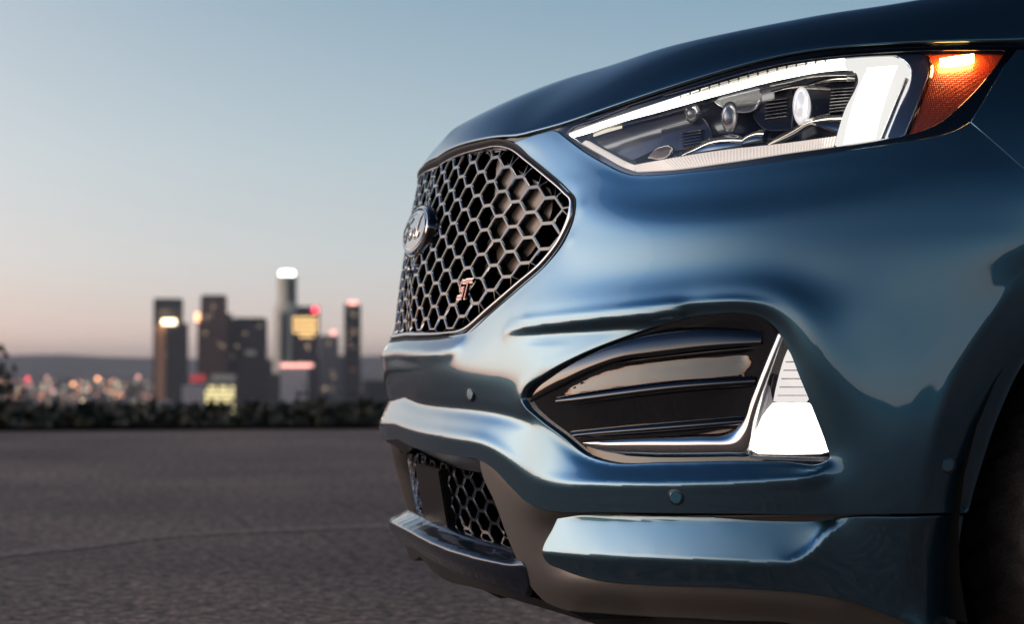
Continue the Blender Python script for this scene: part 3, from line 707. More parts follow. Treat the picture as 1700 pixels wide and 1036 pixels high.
# ---- fog pocket: gloss black insert, louvre blades, chrome blade, lamp
poc = spl(pocket, 6, True); pin = poc.copy()
F5 = Field(0.2, 1.5, 0.40, 0.75)
dk = poc.copy(); dk[:, 2] -= 0.012; F5.line(dk, False, False)
F5.line(spl([(930,652,4),(1000,618,-0.5),(1100,600,-6),(1240,588,-12)]), True, False); F5.line(spl([(950,655,5),(1020,645,1),(1120,633,-4.2),(1245,624,-10.2)]), True, False)
F5.line(spl([(940,690,1),(1000,684,-3),(1120,676,-9),(1240,668,-14)]), False, False); F5.line(spl([(950,712,-2),(1000,728,-9),(1240,728,-14)]), False, False); F5.solve(0.018)
panel('fog_pocket', poc, F5, M['gloss_black'], car, 0.009, skirt=0)
blade('pocket_blade', X([(866,652,12),(905,624,16),(960,594,17),(1040,563,14),(1120,544,6),(1200,543,2),(1268,545,-2)]), X([(878,668,16),(925,642,20),(975,616,22),(1030,597,20),(1080,592,16),(1160,582,10),(1262,572,4)]), 0.02, M['gloss_black'], car, bulge=0.10)
blade('pocket_blade', X([(1020,600,4),(1090,589,3),(1180,580,0),(1268,572,-4)]), X([(1022,608,2),(1090,601,1),(1180,590,-2),(1265,584,-8)]), 0.02, M['gloss_black'], car, bulge=0.5)
blade('pocket_blade', X([(921,660,12),(960,652,12),(1020,643,9),(1120,631,4),(1255,624,-4)]), X([(923,671,15),(960,671,15),(1020,664,12),(1120,653,6),(1252,643,-4)]), 0.025, M['gloss_black'], car, bulge=0.5)
blade('pocket_blade', X([(942,716,10),(1000,710,9),(1100,702,5),(1248,690,-6)]), X([(956,729,14),(1010,725,12),(1100,719,7),(1240,707,-3)]), 0.025, M['gloss_black'], car, bulge=0.5)
# chrome L-shaped blade
ch_u = [(967,735,16),(985,733,17),(1060,727,15),(1150,722,11),(1205,716,9),(1230,700,9),(1246,660,9),(1268,606,9),(1291,553,8)]
ch_l = [(969,740,14),(1000,750,15),(1060,756,13),(1150,758,11),(1205,758,10),(1240,757,10),(1252,700,10),(1278,618,10),(1299,560,9)]
blade('chrome_blade', X(ch_u), X(ch_l), 0.015, M['chrome'], car, bulge=0.30)
# fog lamp
fog = empty('fog_lamp', tuple(P(1310,700,0.0))); fog.parent = car; fog.matrix_parent_inverse = Matrix.Translation(-Vector(car.location)); fog['label'] = 'lit wedge-shaped fog lamp at the bumper corner'
def sub(o): o.matrix_parent_inverse = Matrix.Translation(-Vector(fog.location)); return o
fl_out = [(1299,560,11),(1312,580,12),(1332,630,12),(1357,692,11),(1374,742,10),(1377,761,10),(1310,759,10),(1243,757,10),(1256,700,10),(1280,617,10)]
M['fog_glass'] = glass('fog_lamp_glass', (0.98,0.98,1.0), 0.9)
sub(panel('lens', spl(fl_out, 4, True, corners=(0,5,7)), lambda s, z: 0.009+0*s, M['fog_glass'], fog, 0.01, skirt=0.010, mirror=False))
M['fog_refl'] = mat('fog_reflector_lit', (0.8,0.8,0.8), 0.2, 0.6, emit=(1.0,0.93,0.84), estr=2.2)
sub(panel('reflector', spl([(1300,566,-6),(1316,590,-6),(1332,632,-8),(1355,692,-8),(1371,742,-8),(1372,756,-8),(1310,755,-8),(1247,753,-8),(1259,700,-8),(1283,620,-8)], 4, True, corners=(5,7)), lambda s, z: -0.006+0*s, M['lamp_grey'], fog, 0.012, skirt=0.02, mirror=False))
M['fog_hot'] = emis('fog_bulb_glow', (1.0,0.95,0.88), 4.0); M['fog_mid'] = emis('fog_prism_glow', (1.0,0.93,0.87), 0.88)
sub(panel('led_cell', spl([(1308,582,0),(1322,610,0),(1339,652,0),(1346,668,0),(1285,668,0),(1291,640,0),(1300,606,0)], 4, True, corners=(0,3,4)), lambda s, z: 0.002+0*s, M['fog_mid'], fog, 0.012, skirt=0.006, mirror=False))
sub(panel('led_cell', spl([(1284,671,0),(1347,671,0),(1360,702,0),(1372,736,0),(1374,752,0),(1310,753,0),(1250,752,0),(1259,712,0),(1270,688,0)], 4, True, corners=(0,1,4,6)), lambda s, z: 0.002+0*s, M['fog_hot'], fog, 0.012, skirt=0.006, mirror=False))
for k in range(5):
    v = 600+k*14; sub(blade('prism_rib', X([(1304-3.4*k,v,4),(1318+5.0*k,v,4)]), X([(1304-3.4*k,v+2.0,4),(1319+5.0*k,v+2.0,4)]), 0.003, M['lamp_grey'], fog, mirror=False))
sub(strip('lamp_sill', [(1243,757,9),(1310,759,9),(1377,761,9)], [(1246,762,6),(1310,765,6),(1376,767,6)], M['lamp_grey'], fog, mirror=False))

# ---- parking sensors
def disc(name, u, v, off, r, m, parent, h=0.004, asp=1.0):
    s, z = SZ(u, v, off); V = []; F = []; n = 28
    prof = [(1.0, -0.006), (1.0, h*0.6), (0.9, h), (0.0, h)]
    for rr, d in prof:
        for i in range(n): t = 2*math.pi*i/n; V.append(S3(s+r*rr*math.cos(t), z+r*rr*math.sin(t), off+d))
    for j in range(3):
        for i in range(n): F.append([j*n+i, j*n+(i+1) % n, (j+1)*n+(i+1) % n, (j+1)*n+i])
    return mesh_obj(name, V, F, m, parent, angle=30)
M['sensor_blue'] = mat('sensor_face_paint', (0.06,0.20,0.28), 0.22, 0.5, 1.0, 0.02)
for (u, v) in ((781,655), (1122,826), (1573,773)):
    s, z = SZ(u, v, 0.02); o = float(F1(s, z)); s, z = SZ(u, v, o); o = float(F1(s, z))
    e = empty('parking_sensor', tuple(S3(s, z, o))); e.parent = car; e.matrix_parent_inverse = Matrix.Translation(-Vector(car.location))
    for nm_, dof, r_, m_, h_ in (('ring', 0.0005, 0.0118, M['sensor_ring'], 0.0012), ('face', 0.0018, 0.0088, M['paint'] if u > 1500 else M['sensor_blue'], 0.0016)):
        d = disc(nm_, u, v, o+dof, r_, m_, e, h_); d.matrix_parent_inverse = Matrix.Translation(-Vector(e.location))

# ---- hood
E0 = [('c',263,-4),(700,280,-3),(742,252,0),(790,236,3),(835,229,5),(850,230,5),(880,222,4),(925,211,3),(1000,185,2),(1100,151,1),(1200,119,0),(1300,93,0),(1380,81,0),(1440,76,0),(1550,72,0),(1700,70,0)]
SL_ = [('c',262,-58),(690,285,0),(700,262,0),(742,221,-62),(770,203,-66),(810,184,-70),(850,166,-72),(880,152,-74),(925,133,-76),(1000,112,-78),(1100,78,-80),(1200,55,-80),(1300,35,-80),(1380,20,-80),(1440,12,-80),(1550,-6,-80),(1700,-30,-80)]
def hood():
    A = X(E0); A3 = S3(A[:, 0], A[:, 1], A[:, 2]); uA = np.array([proj(q)[0] for q in A3]); B3 = []
    us = np.array([q[0] for q in SL_[1:]], float); vs_ = np.array([q[1] for q in SL_[1:]], float)
    for k, q in enumerate(A3):
        if k == 0: B3.append(on_y(746, 218, 0.0)); continue
        w = np.interp(uA[k], [722, 760, 830, 925, 1050, 1200, 1700], [0.0, 0.08, 0.22, 0.44, 0.70, 0.82, 0.90]); uu = uA[k]+np.interp(uA[k], [722, 850, 1000, 1700], [24, 32, 14, 0]); B3.append(on_y(uu, np.interp(uu, us, vs_), q[1]*w))
    B3 = np.array(B3)
    A3 = cr(A3, 10); A3 = resample3(A3, 60); B3 = cr(B3, 10); B3 = resample3(B3, 60)
    def ext(Q, dy, dz, n=12):
        d = Q[-1]-Q[-3]; d /= abs(d[0]); out = [Q[-1]+np.array([-0.055*(i+1), dy*(i+1), dz*(i+1)]) for i in range(n)]; return np.vstack([Q, out])
    A3 = ext(A3, 0.0012, 0.005); B3 = ext(B3, 0.0010, 0.006)
    rows = [A3]
    uC = np.array([proj(q)[0] for q in A3]); el = np.interp(uC, [720, 830, 1100, 1700], [0.60, 0.18, 0.36, 0.36])[:, None]
    for t in (0.14, 0.30, 0.48, 0.66, 0.84):
        th = t*math.pi/2; hf = (1-el)*t+el*(1-math.cos(th)); vf = (1-el)*t+el*math.sin(th); r = A3+(B3-A3)*np.hstack([hf, hf, vf]); rows.append(r)
    rows.append(B3)
    tgt = np.stack([B3[:, 0]*0.999-0.03, B3[:, 1]*0.0, B3[:, 2]+0.03], 1)
    base = B3.copy(); cx = np.minimum(-0.45, base[:, 0]-0.02)
    tgt = np.stack([B3[:, 0]-0.01, 0*B3[:, 1], B3[:, 2]+0.002*np.minimum(1, B3[:, 1]/0.5)], 1)
    for t in (0.12, 0.3, 0.5, 0.75, 1.0):
        r = B3*(1-t)+tgt*t; r[:, 2] = B3[:, 2]+(tgt[:, 2]-B3[:, 2])*(1-(1-t)**2); rows.append(r)
    G = np.array(rows)   # rows x cols x 3
    # smooth densify across rows
    D = np.array([cr(G[:, c], 5) for c in range(G.shape[1])])  # cols x R x 3
    nC, nR = D.shape[:2]; V = D.reshape(-1, 3); F = []
    for i in range(nC-1):
        for j in range(nR-1): a = i*nR+j; F.append([a, a+nR, a+nR+1, a+1])
    # turned-in front edge
    sk = V.reshape(nC, nR, 3)[:, 0]-np.array([0, 0, 0.0]); inn = sk+np.array([-0.012, -0.010, 0.002])*np.array([1, 1, 1]); base = len(V); V = np.vstack([V, inn])
    for i in range(nC-1): F.append([i*nR, base+i, base+i+1, (i+1)*nR])
    V[np.abs(V[:, 1]) < 1e-6, 1] = 0
    V = np.vstack([V, V*[1,-1,1]]); q = len(V)//2; F = F+[[x+q for x in f[::-1]] for f in F]
    o = mesh_obj('hood', V, F, M['paint'], car, angle=60)
    bm = bmesh.new(); bm.from_mesh(o.data); bmesh.ops.remove_doubles(bm, verts=bm.verts, dist=1e-5)
    for _ in range(6): bmesh.ops.smooth_vert(bm, verts=[v for v in bm.verts if not v.is_boundary and len(v.link_edges) == 4], factor=0.5, use_axis_x=True, use_axis_y=True, use_axis_z=True)
    bmesh.ops.recalc_face_normals(bm, faces=bm.faces); bm.to_mesh(o.data); bm.free()
    q_ = [(float(np.interp(pu, us, vs_)-pv), round(pu), round(pv)) for pu, pv in (proj(np.array(v.co)) for v in o.data.vertices) if 690 < pu < 1700]; pass
    return A3, B3
def on_y(u, v, y):
    d = ray(u, v); t = (y-CAM_POS[1])/d[1]; return CAM_POS+d*t
def resample3(p, n):
    d = np.concatenate([[0], np.cumsum(np.linalg.norm(np.diff(p, axis=0), axis=1))]); t = np.linspace(0, d[-1], n)
    return np.stack([np.interp(t, d, p[:, k]) for k in range(3)], 1)
hA, hB = hood()
# dark seal below the hood edge
strip('hood_seal', [('c',265,-14),(700,279,-13),(742,256,-10),(790,240,-7),(835,232,-6),(880,221,-8),(925,209,-8),(1000,183,-9),(1100,149,-9),(1200,117,-9),(1300,91,-9),(1400,78,-9),(1550,70,-9),(1700,66,-9)],
      [('c',285,-17),(700,300,-16),(742,272,-13),(790,257,-9),(835,250,-8),(880,236,-10),(925,226,-12),(1000,201,-14),(1100,168,-14),(1200,136,-14),(1300,110,-14),(1400,96,-14),(1550,90,-14),(1700,90,-14)], M['seal'], car, thick=0.02)

# ---- fender behind the lamp and above the arch, running back out of the picture
fen = [(1613,202,-4),(1651,235,-2),(1701,280,0),(1781,351,2)]
fen_l = X(fen); top_r = X([(1640,160,-4),(1668,110,-3),(1690,82,-2)])
F6 = Field(0.9, 5.2, 0.2, 1.2, 0.01); F6.line(cr(fen_l)); F6.line(cr(top_r)); F6.line([[1.3,0.9,0.004],[5.0,0.95,0.004]]); F6.line([[1.3,0.75,0.010],[5.0,0.75,0.010]]); F6.line([[1.3,1.02,0.0],[5.0,1.04,0.0]]); F6.solve()
def s_of_x(x, z=0.6):
    a = (x-(float(NZ(z))-SL))/SL
    return S_END-(x-(float(NZ(z))-SL)) if a < 0 else float(np.interp(-a, -_a, _s))
WX, WZC = -1.049, 0.37
fo = [tuple(q) for q in cr(fen_l, 5)]
fs1 = SZ(1781, 520, -0.024); fo += [(fs1[0], fs1[1], 0)]
a0 = math.degrees(math.atan2(fs1[1]-WZC, 0.444*math.cos(math.asin(min(0.99, (fs1[1]-WZC)/0.444)))))
for k in range(13): t = R(a0+(188-a0)*k/12); zq = WZC+0.444*math.sin(t); fo.append((s_of_x(WX+0.444*math.cos(t), zq), zq, 0))
fo += [(s_of_x(-1.52, .25), 0.25, 0), (s_of_x(-3.40, .25), 0.25, 0)]
for k in range(15): t = R(-8+(196)*k/14); fo.append((s_of_x(-3.885+0.444*math.cos(t), WZC+0.444*math.sin(t)), WZC+0.444*math.sin(t), 0))
fo += [(s_of_x(-4.75, .4), 0.35, 0), (s_of_x(-4.75, 1.0), 1.02, 0), (s_of_x(-3.0, 1.0), 1.045, 0), (s_of_x(-1.4, 1.0), 1.035, 0)]
fo += [tuple(q) for q in cr(top_r, 4)[::-1]]
fender = panel('body_side', np.array(fo), F6, M['paint'], car, 0.03, skirt=0.012)
# ---- headlight
HL = empty('headlight', tuple(P(1300,170,0.0))); HL.parent = car; HL.matrix_parent_inverse = Matrix.Translation(-Vector(car.location)); HL['label'] = 'long narrow lit headlight with an amber turn signal at its rear end'
def hsub(o): o.matrix_parent_inverse = Matrix.Translation(-Vector(HL.location)); return o
ap = [(921,218,-6),(932,211,-6),(1000,189,-6),(1100,157,-6),(1200,126,-6),(1300,99,-6),(1380,86,-6),(1440,80,-6),(1530,76,-6),(1640,74,-6),(1720,74,-6),(1710,110,-6),(1685,150,-6),(1650,185,-6),(1612,206,-6),(1580,220,-6),(1560,227,-6),(1500,238,-6),(1400,253,-6),(1300,269,-6),(1200,282,-6),(1140,288,-6),(1080,293,-6),(1050,294,-6),(1035,289,-6),(1000,272,-6),(965,251,-6),(940,233,-6)]
clear = [(936,223,-6),(944,214,-6),(980,200,-6),(1060,169,-6),(1160,141,-6),(1240,117,-6),(1300,103,-6),(1400,90,-6),(1480,84,-6),(1560,81,-6),(1673,81,-6),(1660,101,-6),(1600,171,-6),(1557,206,-6),(1515,223,-6),(1462,233,-6),(1385,245,-6),(1300,257,-6),(1200,273,-6),(1120,284,-6),(1056,287,-6),(1036,281,-6),(1000,262,-6),(962,239,-6)]
AP = spl(ap, 5, True, corners=(0, 10, 23)); CL = spl(clear, 5, True, corners=(0, 10, 20))
hsub(panel('lens', AP, lambda s, z: -0.006+0*s, M['lamp_glass'], HL, 0.012, skirt=0.0, mirror=False))
hsub(panel('lens_border', AP, lambda s, z: -0.0085+0*s, M['gloss_black'], HL, 0.010, holes=[CL], skirt=0.004, mirror=False))
def shrink(p, k, o):
    c = p[:, :2].mean(0); q = p.copy(); q[:, :2] = c+(q[:, :2]-c)*k; q[:, 2] = o; return q
BK = spl([(u, v, -110) for u, v, o_ in ap], 5, True, corners=(0, 10, 23))
V = np.vstack([S3(AP[:, 0], AP[:, 1], -0.008), S3(BK[:, 0], BK[:, 1], -0.11)]); n = len(AP)
hsub(mesh_obj('housing', V, [[i, (i+1) % n, n+(i+1) % n, n+i] for i in range(n)], M['lamp_black'], HL, angle=50))
hsub(panel('housing_back', AP, lambda s, z: -0.085+0*s, M['lamp_black'], HL, 0.02, skirt=0.0, mirror=False))
# light guides
M['drl'] = emis('running_light_core', (1.0,0.96,0.85), 7.0); M['drl_soft'] = emis('running_light_lens', (1.0,0.90,0.68), 0.85); M['drl_block'] = emis('running_light_block', (1.0,0.975,0.91), 0.93)
M['amber_lens'] = mat('amber_prism_reflector', (0.85,0.10,0.03), 0.30, 0.0, 0.6, 0.15)
def prism(m, sc, st, dist):
    N, L, b = nodes(m); tc = N.new('ShaderNodeTexCoord'); v = N.new('ShaderNodeTexVoronoi'); v.inputs['Scale'].default_value = sc; v.inputs['Randomness'].default_value = 0.0; L.new(tc.outputs['Object'], v.inputs['Vector'])
    bp = N.new('ShaderNodeBump'); bp.inputs['Strength'].default_value = st; bp.inputs['Distance'].default_value = dist; L.new(v.outputs['Distance'], bp.inputs['Height']); L.new(bp.outputs[0], b.inputs['Normal'])
prism(M['amber_lens'], 340, 0.6, 0.0015)
def up_dn(line, w, off): return [(u, v-w[i]/2, off) for i, (u, v) in enumerate(line)], [(u, v+w[i]/2, off) for i, (u, v) in enumerate(line)]
core = [(944,221),(965,215),(1020,198),(1100,176),(1200,148),(1300,122),(1370,108),(1410,104)]
a, b = up_dn(core, [14,15,13,12,13,15,18,20], -24); hsub(blade('light_guide', X(a), X(b), 0.006, M['drl'], HL, mirror=False, bulge=0.3))
hsub(strip('guide_reflector', [(940,216,-20),(975,202,-20),(1060,172,-20),(1160,145,-20),(1240,122,-20),(1300,107,-20),(1400,93,-20)], [(944,218,-27),(965,211,-27),(1020,194,-27),(1100,172,-27),(1200,144,-27),(1300,117,-27),(1400,98,-27)], M['drl_soft'], HL, mirror=False))
for k in range(26):
    u = 985+k*16; v0 = np.interp(u, [975,1060,1160,1240,1300,1400], [203,174,147,124,109,95]); v1 = np.interp(u, [965,1020,1100,1200,1300,1400], [211,194,172,144,117,98])
    hsub(blade('guide_rib', X([(u,v0,-18),(u+3,v0,-18)]), X([(u-1,v1,-22),(u+2,v1,-22)]), 0.003, M['lamp_grey'], HL, mirror=False, n=1, prof=5))
hsub(strip('guide_bezel', [(962,236,-22),(985,219,-22),(1020,206,-22),(1100,184,-22),(1200,156,-22),(1300,131,-22),(1370,119,-22),(1415,117,-22)], [(968,239,-32),(990,224,-32),(1020,212,-32),(1100,190,-32),(1200,162,-32),(1300,138,-32),(1370,125,-32),(1420,124,-32)], M['lamp_grey'], HL, mirror=False))
# vertical block
blk = [(1404,96,-22),(1440,91,-22),(1486,96,-22),(1502,104,-22),(1509,116,-22),(1507,132,-22),(1486,186,-22),(1466,231,-22),(1386,242,-22),(1403,184,-22),(1426,126,-22),(1419,116,-22),(1404,112,-22)]
hsub(panel('light_block', spl(blk, 4, True, corners=(0,7,8)), lambda s, z: -0.022+0*s, M['drl_block'], HL, 0.008, skirt=0.02, mirror=False))
hsub(blade('light_block_core', X([(1440,112,-20),(1490,108,-20)]), X([(1400,238,-20),(1452,230,-20)]), 0.001, M['drl'], HL, mirror=False, bulge=0.02, prof=5) )
hsub(blade('block_edge', X([(1502,128,-14),(1497,140,-14),(1474,195,-14),(1460,230,-14)]), X([(1508,130,-14),(1503,142,-14),(1481,196,-14),(1467,229,-14)]), 0.01, M['lamp_grey'], HL, mirror=False))
M['bezel_blue'] = mat('silver_bezel', (0.45,0.50,0.60), 0.22, 0.9)
hsub(panel('bezel', spl([(1488,90,-14),(1518,87,-14),(1534,94,-14),(1541,106,-14),(1524,165,-14),(1500,225,-14),(1472,231,-14),(1490,186,-14),(1513,132,-14),(1513,112,-14),(1504,99,-14)], 4, True, corners=(5,6)), lambda s, z: -0.014-0.0*s, M['bezel_blue'], HL, 0.008, skirt=0.02, mirror=False))
# ribbed strips along the lower edge
def ribbed(name, a, b, n, m, off=-12, depth=0.008):
    A = resample(X(a) if len(a) == 2 else cr(X(a), 6), 1e9) if False else cr(X(a), 8); B = cr(X(b), 8); V = []; F = []
    ta = np.linspace(0, 1, len(A)); tb = np.linspace(0, 1, len(B))
    for i in range(n*4+1):
        t = i/(n*4); ht = 0.0022*abs(math.sin(math.pi*i/4)); qa = [np.interp(t, ta, A[:, k]) for k in range(3)]; qb = [np.interp(t, tb, B[:, k]) for k in range(3)]
        V += [S3(qa[0], qa[1], qa[2]-depth), S3(qa[0], qa[1], qa[2]+ht), S3((qa[0]+qb[0])/2, (qa[1]+qb[1])/2, qa[2]+ht+0.0015), S3(qb[0], qb[1], qb[2]+ht), S3(qb[0], qb[1], qb[2]-depth)]
    for i in range(n*4):
        for j in range(4): a_ = i*5+j; F.append([a_, a_+1, a_+6, a_+5])
    return hsub(mesh_obj(name, V, F, m, HL, smooth=False))
M['rib_clear'] = mat('clear_ribbed_strip', (0.62,0.56,0.53), 0.25, 0.4, emit=(1.0,0.88,0.78), estr=0.55)  # emission stands in for running light carried by the clear plastic
ribbed('ribbed_strip', [(1052,274,-14),(1100,265,-14),(1200,249,-14),(1300,238,-14),(1388,226,-14)], [(1056,285,-12),(1120,281,-12),(1200,270,-12),(1300,255,-12),(1384,243,-12)], 72, M['rib_clear'])
ribbed('ribbed_strip', [(972,233,-12),(1006,252,-12),(1041,270,-12),(1056,275,-12)], [(966,238,-11),(1001,258,-11),(1037,278,-11),(1054,284,-11)], 30, M['rib_clear'])
hsub(blade('chrome_line', X([(986,222,-26),(1000,216,-26),(1030,208,-26)]), X([(984,226,-26),(1002,220,-26),(1030,212,-26)]), 0.004, M['drl_soft'], HL, mirror=False))  # this line's shine is put in as a soft glow
hsub(strip('chrome_line', [(975,236,-20),(1010,254,-20),(1050,272,-20)], [(977,232,-30),(1012,250,-30),(1052,267,-30)], M['lamp_grey'], HL, mirror=False))
# projector units and wings
def dome(name, u, v, off, ru, rv, depth, m, flip=1, half=False):
    off = off/1000; c = P(u, v, off); nrm = P(u, v, off+0.01)-c; nrm /= np.linalg.norm(nrm); up = np.array([0,0,1.0]); rt = np.cross(nrm, up); sc = np.linalg.norm(c-CAM_POS)/FPX; V = []; F = []; n = 28; rg = 7
    rt = np.array(RT); nn = -np.array(FW)*0.55+nrm*0.6; nn = nrm
    for r in range(rg+1):
        q = math.sin(r/rg*math.pi/2); h = math.cos(r/rg*math.pi/2)*depth
        for i in range(n): t = 2*math.pi*i/n; V.append(c+rt*math.cos(t)*ru*sc*q+up*math.sin(t)*rv*sc*q+nn*h)
    for r in range(rg):
        for i in range(n): F.append([r*n+i, (r+1)*n+i, (r+1)*n+(i+1) % n, r*n+(i+1) % n])
    return hsub(mesh_obj(name, V, F, m, HL, angle=60))
M['proj'] = mat('projector_lens', (0.75,0.72,0.75), 0.08, 0.55, 1.0, emit=(1.0,0.95,0.95), estr=0.75)
dome('projector_lens', 1331, 176, -40, 15, 32, 0.014, M['proj']); dome('projector_lens', 1212, 194, -46, 15, 26, 0.012, M['lamp_grey']); dome('projector_lens', 1150, 188, -50, 13, 17, 0.012, M['lamp_grey'])
def hpan(name, pts, off, m, corners=(), sk=0.012, tilt=0.0, st=0.008):
    p = spl([(u, v, off) for u, v in pts], 4, True, corners); zc_ = p[:, 1].mean()
    return hsub(panel(name, p, lambda s, z: off/1000+tilt*(z-zc_), m, HL, st, skirt=sk, mirror=False))
hpan('projector_shroud', [(1345,150),(1392,138),(1424,136),(1402,186),(1350,196),(1342,180)], -48, M['lamp_black'], (0,2,3)); hpan('projector_shroud', [(1262,150),(1312,140),(1316,178),(1312,214),(1268,212),(1250,186)], -54, M['lamp_black'], (0,1,3))
hpan('projector_shroud', [(1098,214),(1168,196),(1180,232),(1160,240),(1100,246)], -58, M['lamp_black'], (0,1,3)); hpan('reflector_bowl', [(1180,160),(1250,146),(1262,156),(1254,180),(1200,176)], -50, M['lamp_grey'], tilt=-0.5)
for k in range(8): u = 1378+k*0.0; v = 146+k*5.5; hsub(blade('cooling_fin', X([(1380-k*0.5,v,-40),(1419-k*2.6,v-3,-40)]), X([(1380-k*0.5,v+2.2,-40),(1418-k*2.6,v-0.8,-40)]), 0.012, M['dark_chrome'], HL, mirror=False, n=2, prof=4))
for k in range(6): v = 164+k*6; hsub(blade('cooling_fin', X([(1270,v+2,-48),(1306,v-3,-48)]), X([(1270,v+4,-48),(1306,v-1,-48)]), 0.01, M['dark_chrome'], HL, mirror=False, n=2, prof=4))
for k in range(5): v = 216+k*5; hsub(blade('cooling_fin', X([(1128,v+4,-50),(1164,v-2,-50)]), X([(1128,v+5.6,-50),(1164,v-0.4,-50)]), 0.01, M['dark_chrome'], HL, mirror=False, n=2, prof=4))
M['wing'] = mat('polished_wing', (0.70,0.66,0.60), 0.10, 1.0)
def wing(pt, pb, tilt=0.02): return hsub(blade('reflector_wing', X(pt), X(pb), 0.02, M['wing'], HL, mirror=False, bulge=0.25))
wing([(1270,236,-42),(1310,214,-42),(1342,196,-40),(1372,187,-40),(1406,184,-38)], [(1276,240,-34),(1316,222,-34),(1345,206,-32),(1370,214,-30),(1396,224,-28)])
wing([(1122,256,-42),(1150,240,-42),(1176,226,-42),(1206,220,-44),(1232,222,-44)], [(1126,259,-34),(1160,254,-34),(1190,250,-34),(1215,246,-34),(1230,243,-34)])
wing([(1222,238,-40),(1238,222,-40),(1256,214,-42),(1270,213,-44)], [(1226,241,-36),(1240,238,-36),(1254,236,-36),(1264,234,-36)])
hpan('reflector_wing', [(1074,262),(1090,248),(1114,242),(1110,256),(1100,262)], -38, M['wing'], (0,2), tilt=0.4)
wing([(1340,138,-44),(1370,128,-44),(1400,124,-44),(1420,127,-42)], [(1342,141,-38),(1372,136,-38),(1400,134,-38),(1418,134,-36)])
wing([(1280,150,-44),(1310,142,-44),(1345,140,-42),(1380,144,-42)], [(1280,153,-40),(1312,147,-40),(1345,147,-40),(1378,149,-40)])
hpan('inner_trim', [(985,232),(1020,218),(1090,200),(1180,178),(1130,214),(1090,246),(1050,266),(1010,250)], -62, M['lamp_black'], (0,3,6), sk=0.0, st=0.01)
# amber turn signal
hsub(panel('amber_reflector', spl([(1531,84,-14),(1560,82,-14),(1673,82,-14),(1661,101,-14),(1600,171,-14),(1557,206,-14),(1501,225,-14),(1525,165,-14),(1541,107,-14)], 4, True, corners=(0,2,6)), lambda s, z: -0.020+0*s, M['amber_lens'], HL, 0.01, skirt=0.006, mirror=False))
M['amber_hot'] = emis('amber_bulb', (1.0,0.46,0.12), 45.0)
hsub(blade('turn_bulb', X([(1560,96,-8),(1590,91,-8),(1617,88,-8)]), X([(1560,110,-8),(1590,108,-8),(1617,103,-8)]), 0.004, M['amber_hot'], HL, mirror=False, bulge=0.4))
hsub(strip('amber_edge', [(1534,88,-12),(1545,106,-12),(1528,165,-12),(1504,224,-12)], [(1538,87,-15),(1549,107,-15),(1532,167,-15),(1509,223,-15)], M['dark_chrome'], HL, mirror=False))

# ---- wheels with treaded tyres, wheel-arch liners, and the rest of the car behind the picture
def wheel(x, y0, y1, label=None):
    w = empty('wheel', (x, (y0+y1)/2, 0.37)); w.parent = car; w.matrix_parent_inverse = Matrix.Translation(-Vector(car.location))
    if label: w['label'] = label
    sgn = 1 if y1 > 0 else -1; W2 = abs(y1-y0)/2; n = 144; Rr = 0.365
    prof = [(0.245,-W2*0.85),(0.27,-W2*0.98),(0.33,-W2),(0.352,-W2*0.9),(0.362,-W2*0.72),(0.365,-W2*0.4),(0.365,0),(0.365,W2*0.4),(0.362,W2*0.72),(0.352,W2*0.9),(0.33,W2),(0.27,W2*0.98),(0.245,W2*0.85)]
    V = []; F = []; k = len(prof)
    for i in range(n):
        for j, (r, y) in enumerate(prof):
            t = 2*math.pi*i/n; g = 0.0
            if 3 <= j <= 9: ph = (i+ (j-6)*1.2*(1 if j > 6 else -1)) % 4; g = -0.007 if ph < 1.0 else 0
            if j in (5, 7): g -= 0.004
            V.append(((r+g)*math.cos(t), y, (r+g)*math.sin(t)))
    for i in range(n):
        for j in range(k-1): F.append([i*k+j, ((i+1) % n)*k+j, ((i+1) % n)*k+j+1, i*k+j+1])
    I = Matrix.Translation(-Vector(w.location))
    o = mesh_obj('tyre', [np.array(v)+np.array(w.location) for v in V], F, M['tyre'], w, smooth=False); o.matrix_parent_inverse = I
    V = []; F = []; yo = sgn*W2*0.75; m = 60
    ringp = [(0.247, sgn*W2*0.86), (0.235, sgn*W2*0.80), (0.228, sgn*W2*0.55), (0.228, -sgn*W2*0.8)]
    for i in range(m):
        for r, y in ringp: V.append((r*math.cos(2*math.pi*i/m), y, r*math.sin(2*math.pi*i/m)))
    for i in range(m):
        for j in range(3): F.append([i*4+j, ((i+1) % m)*4+j, ((i+1) % m)*4+j+1, i*4+j+1])
    for s_ in range(10):
        t = 2*math.pi*s_/10; c, s2 = math.cos(t), math.sin(t); n0 = len(V)
        for r, hw, yy in ((0.03, 0.018, yo*0.9), (0.236, 0.012, yo*1.05)):
            for q in (-1, 1):
                for dy in (0, -sgn*0.03): V.append((r*c-q*hw*s2, yy+dy, r*s2+q*hw*c))
        F += [[n0+a for a in f] for f in ([0,2,6,4],[1,5,7,3],[0,4,5,1],[2,3,7,6])]
    o = mesh_obj('rim', [np.array(v)+np.array(w.location) for v in V], F, M['alloy'], w, angle=30); o.matrix_parent_inverse = I
    V = [(0.04*math.cos(2*math.pi*i/20), yo*f, 0.04*math.sin(2*math.pi*i/20)) for f in (0.6, 1.0) for i in range(20)]
    o = mesh_obj('hub_cap', [np.array(v)+np.array(w.location) for v in V], [[i, (i+1) % 20, 20+(i+1) % 20, 20+i] for i in range(20)]+[list(range(20, 40))], M['alloy'], w, angle=30); o.matrix_parent_inverse = I
wheel(WX, 0.695, 0.93, 'front left wheel showing dusty tyre tread'); wheel(WX, -0.93, -0.695); wheel(-3.885, 0.695, 0.93); wheel(-3.885, -0.93, -0.695)
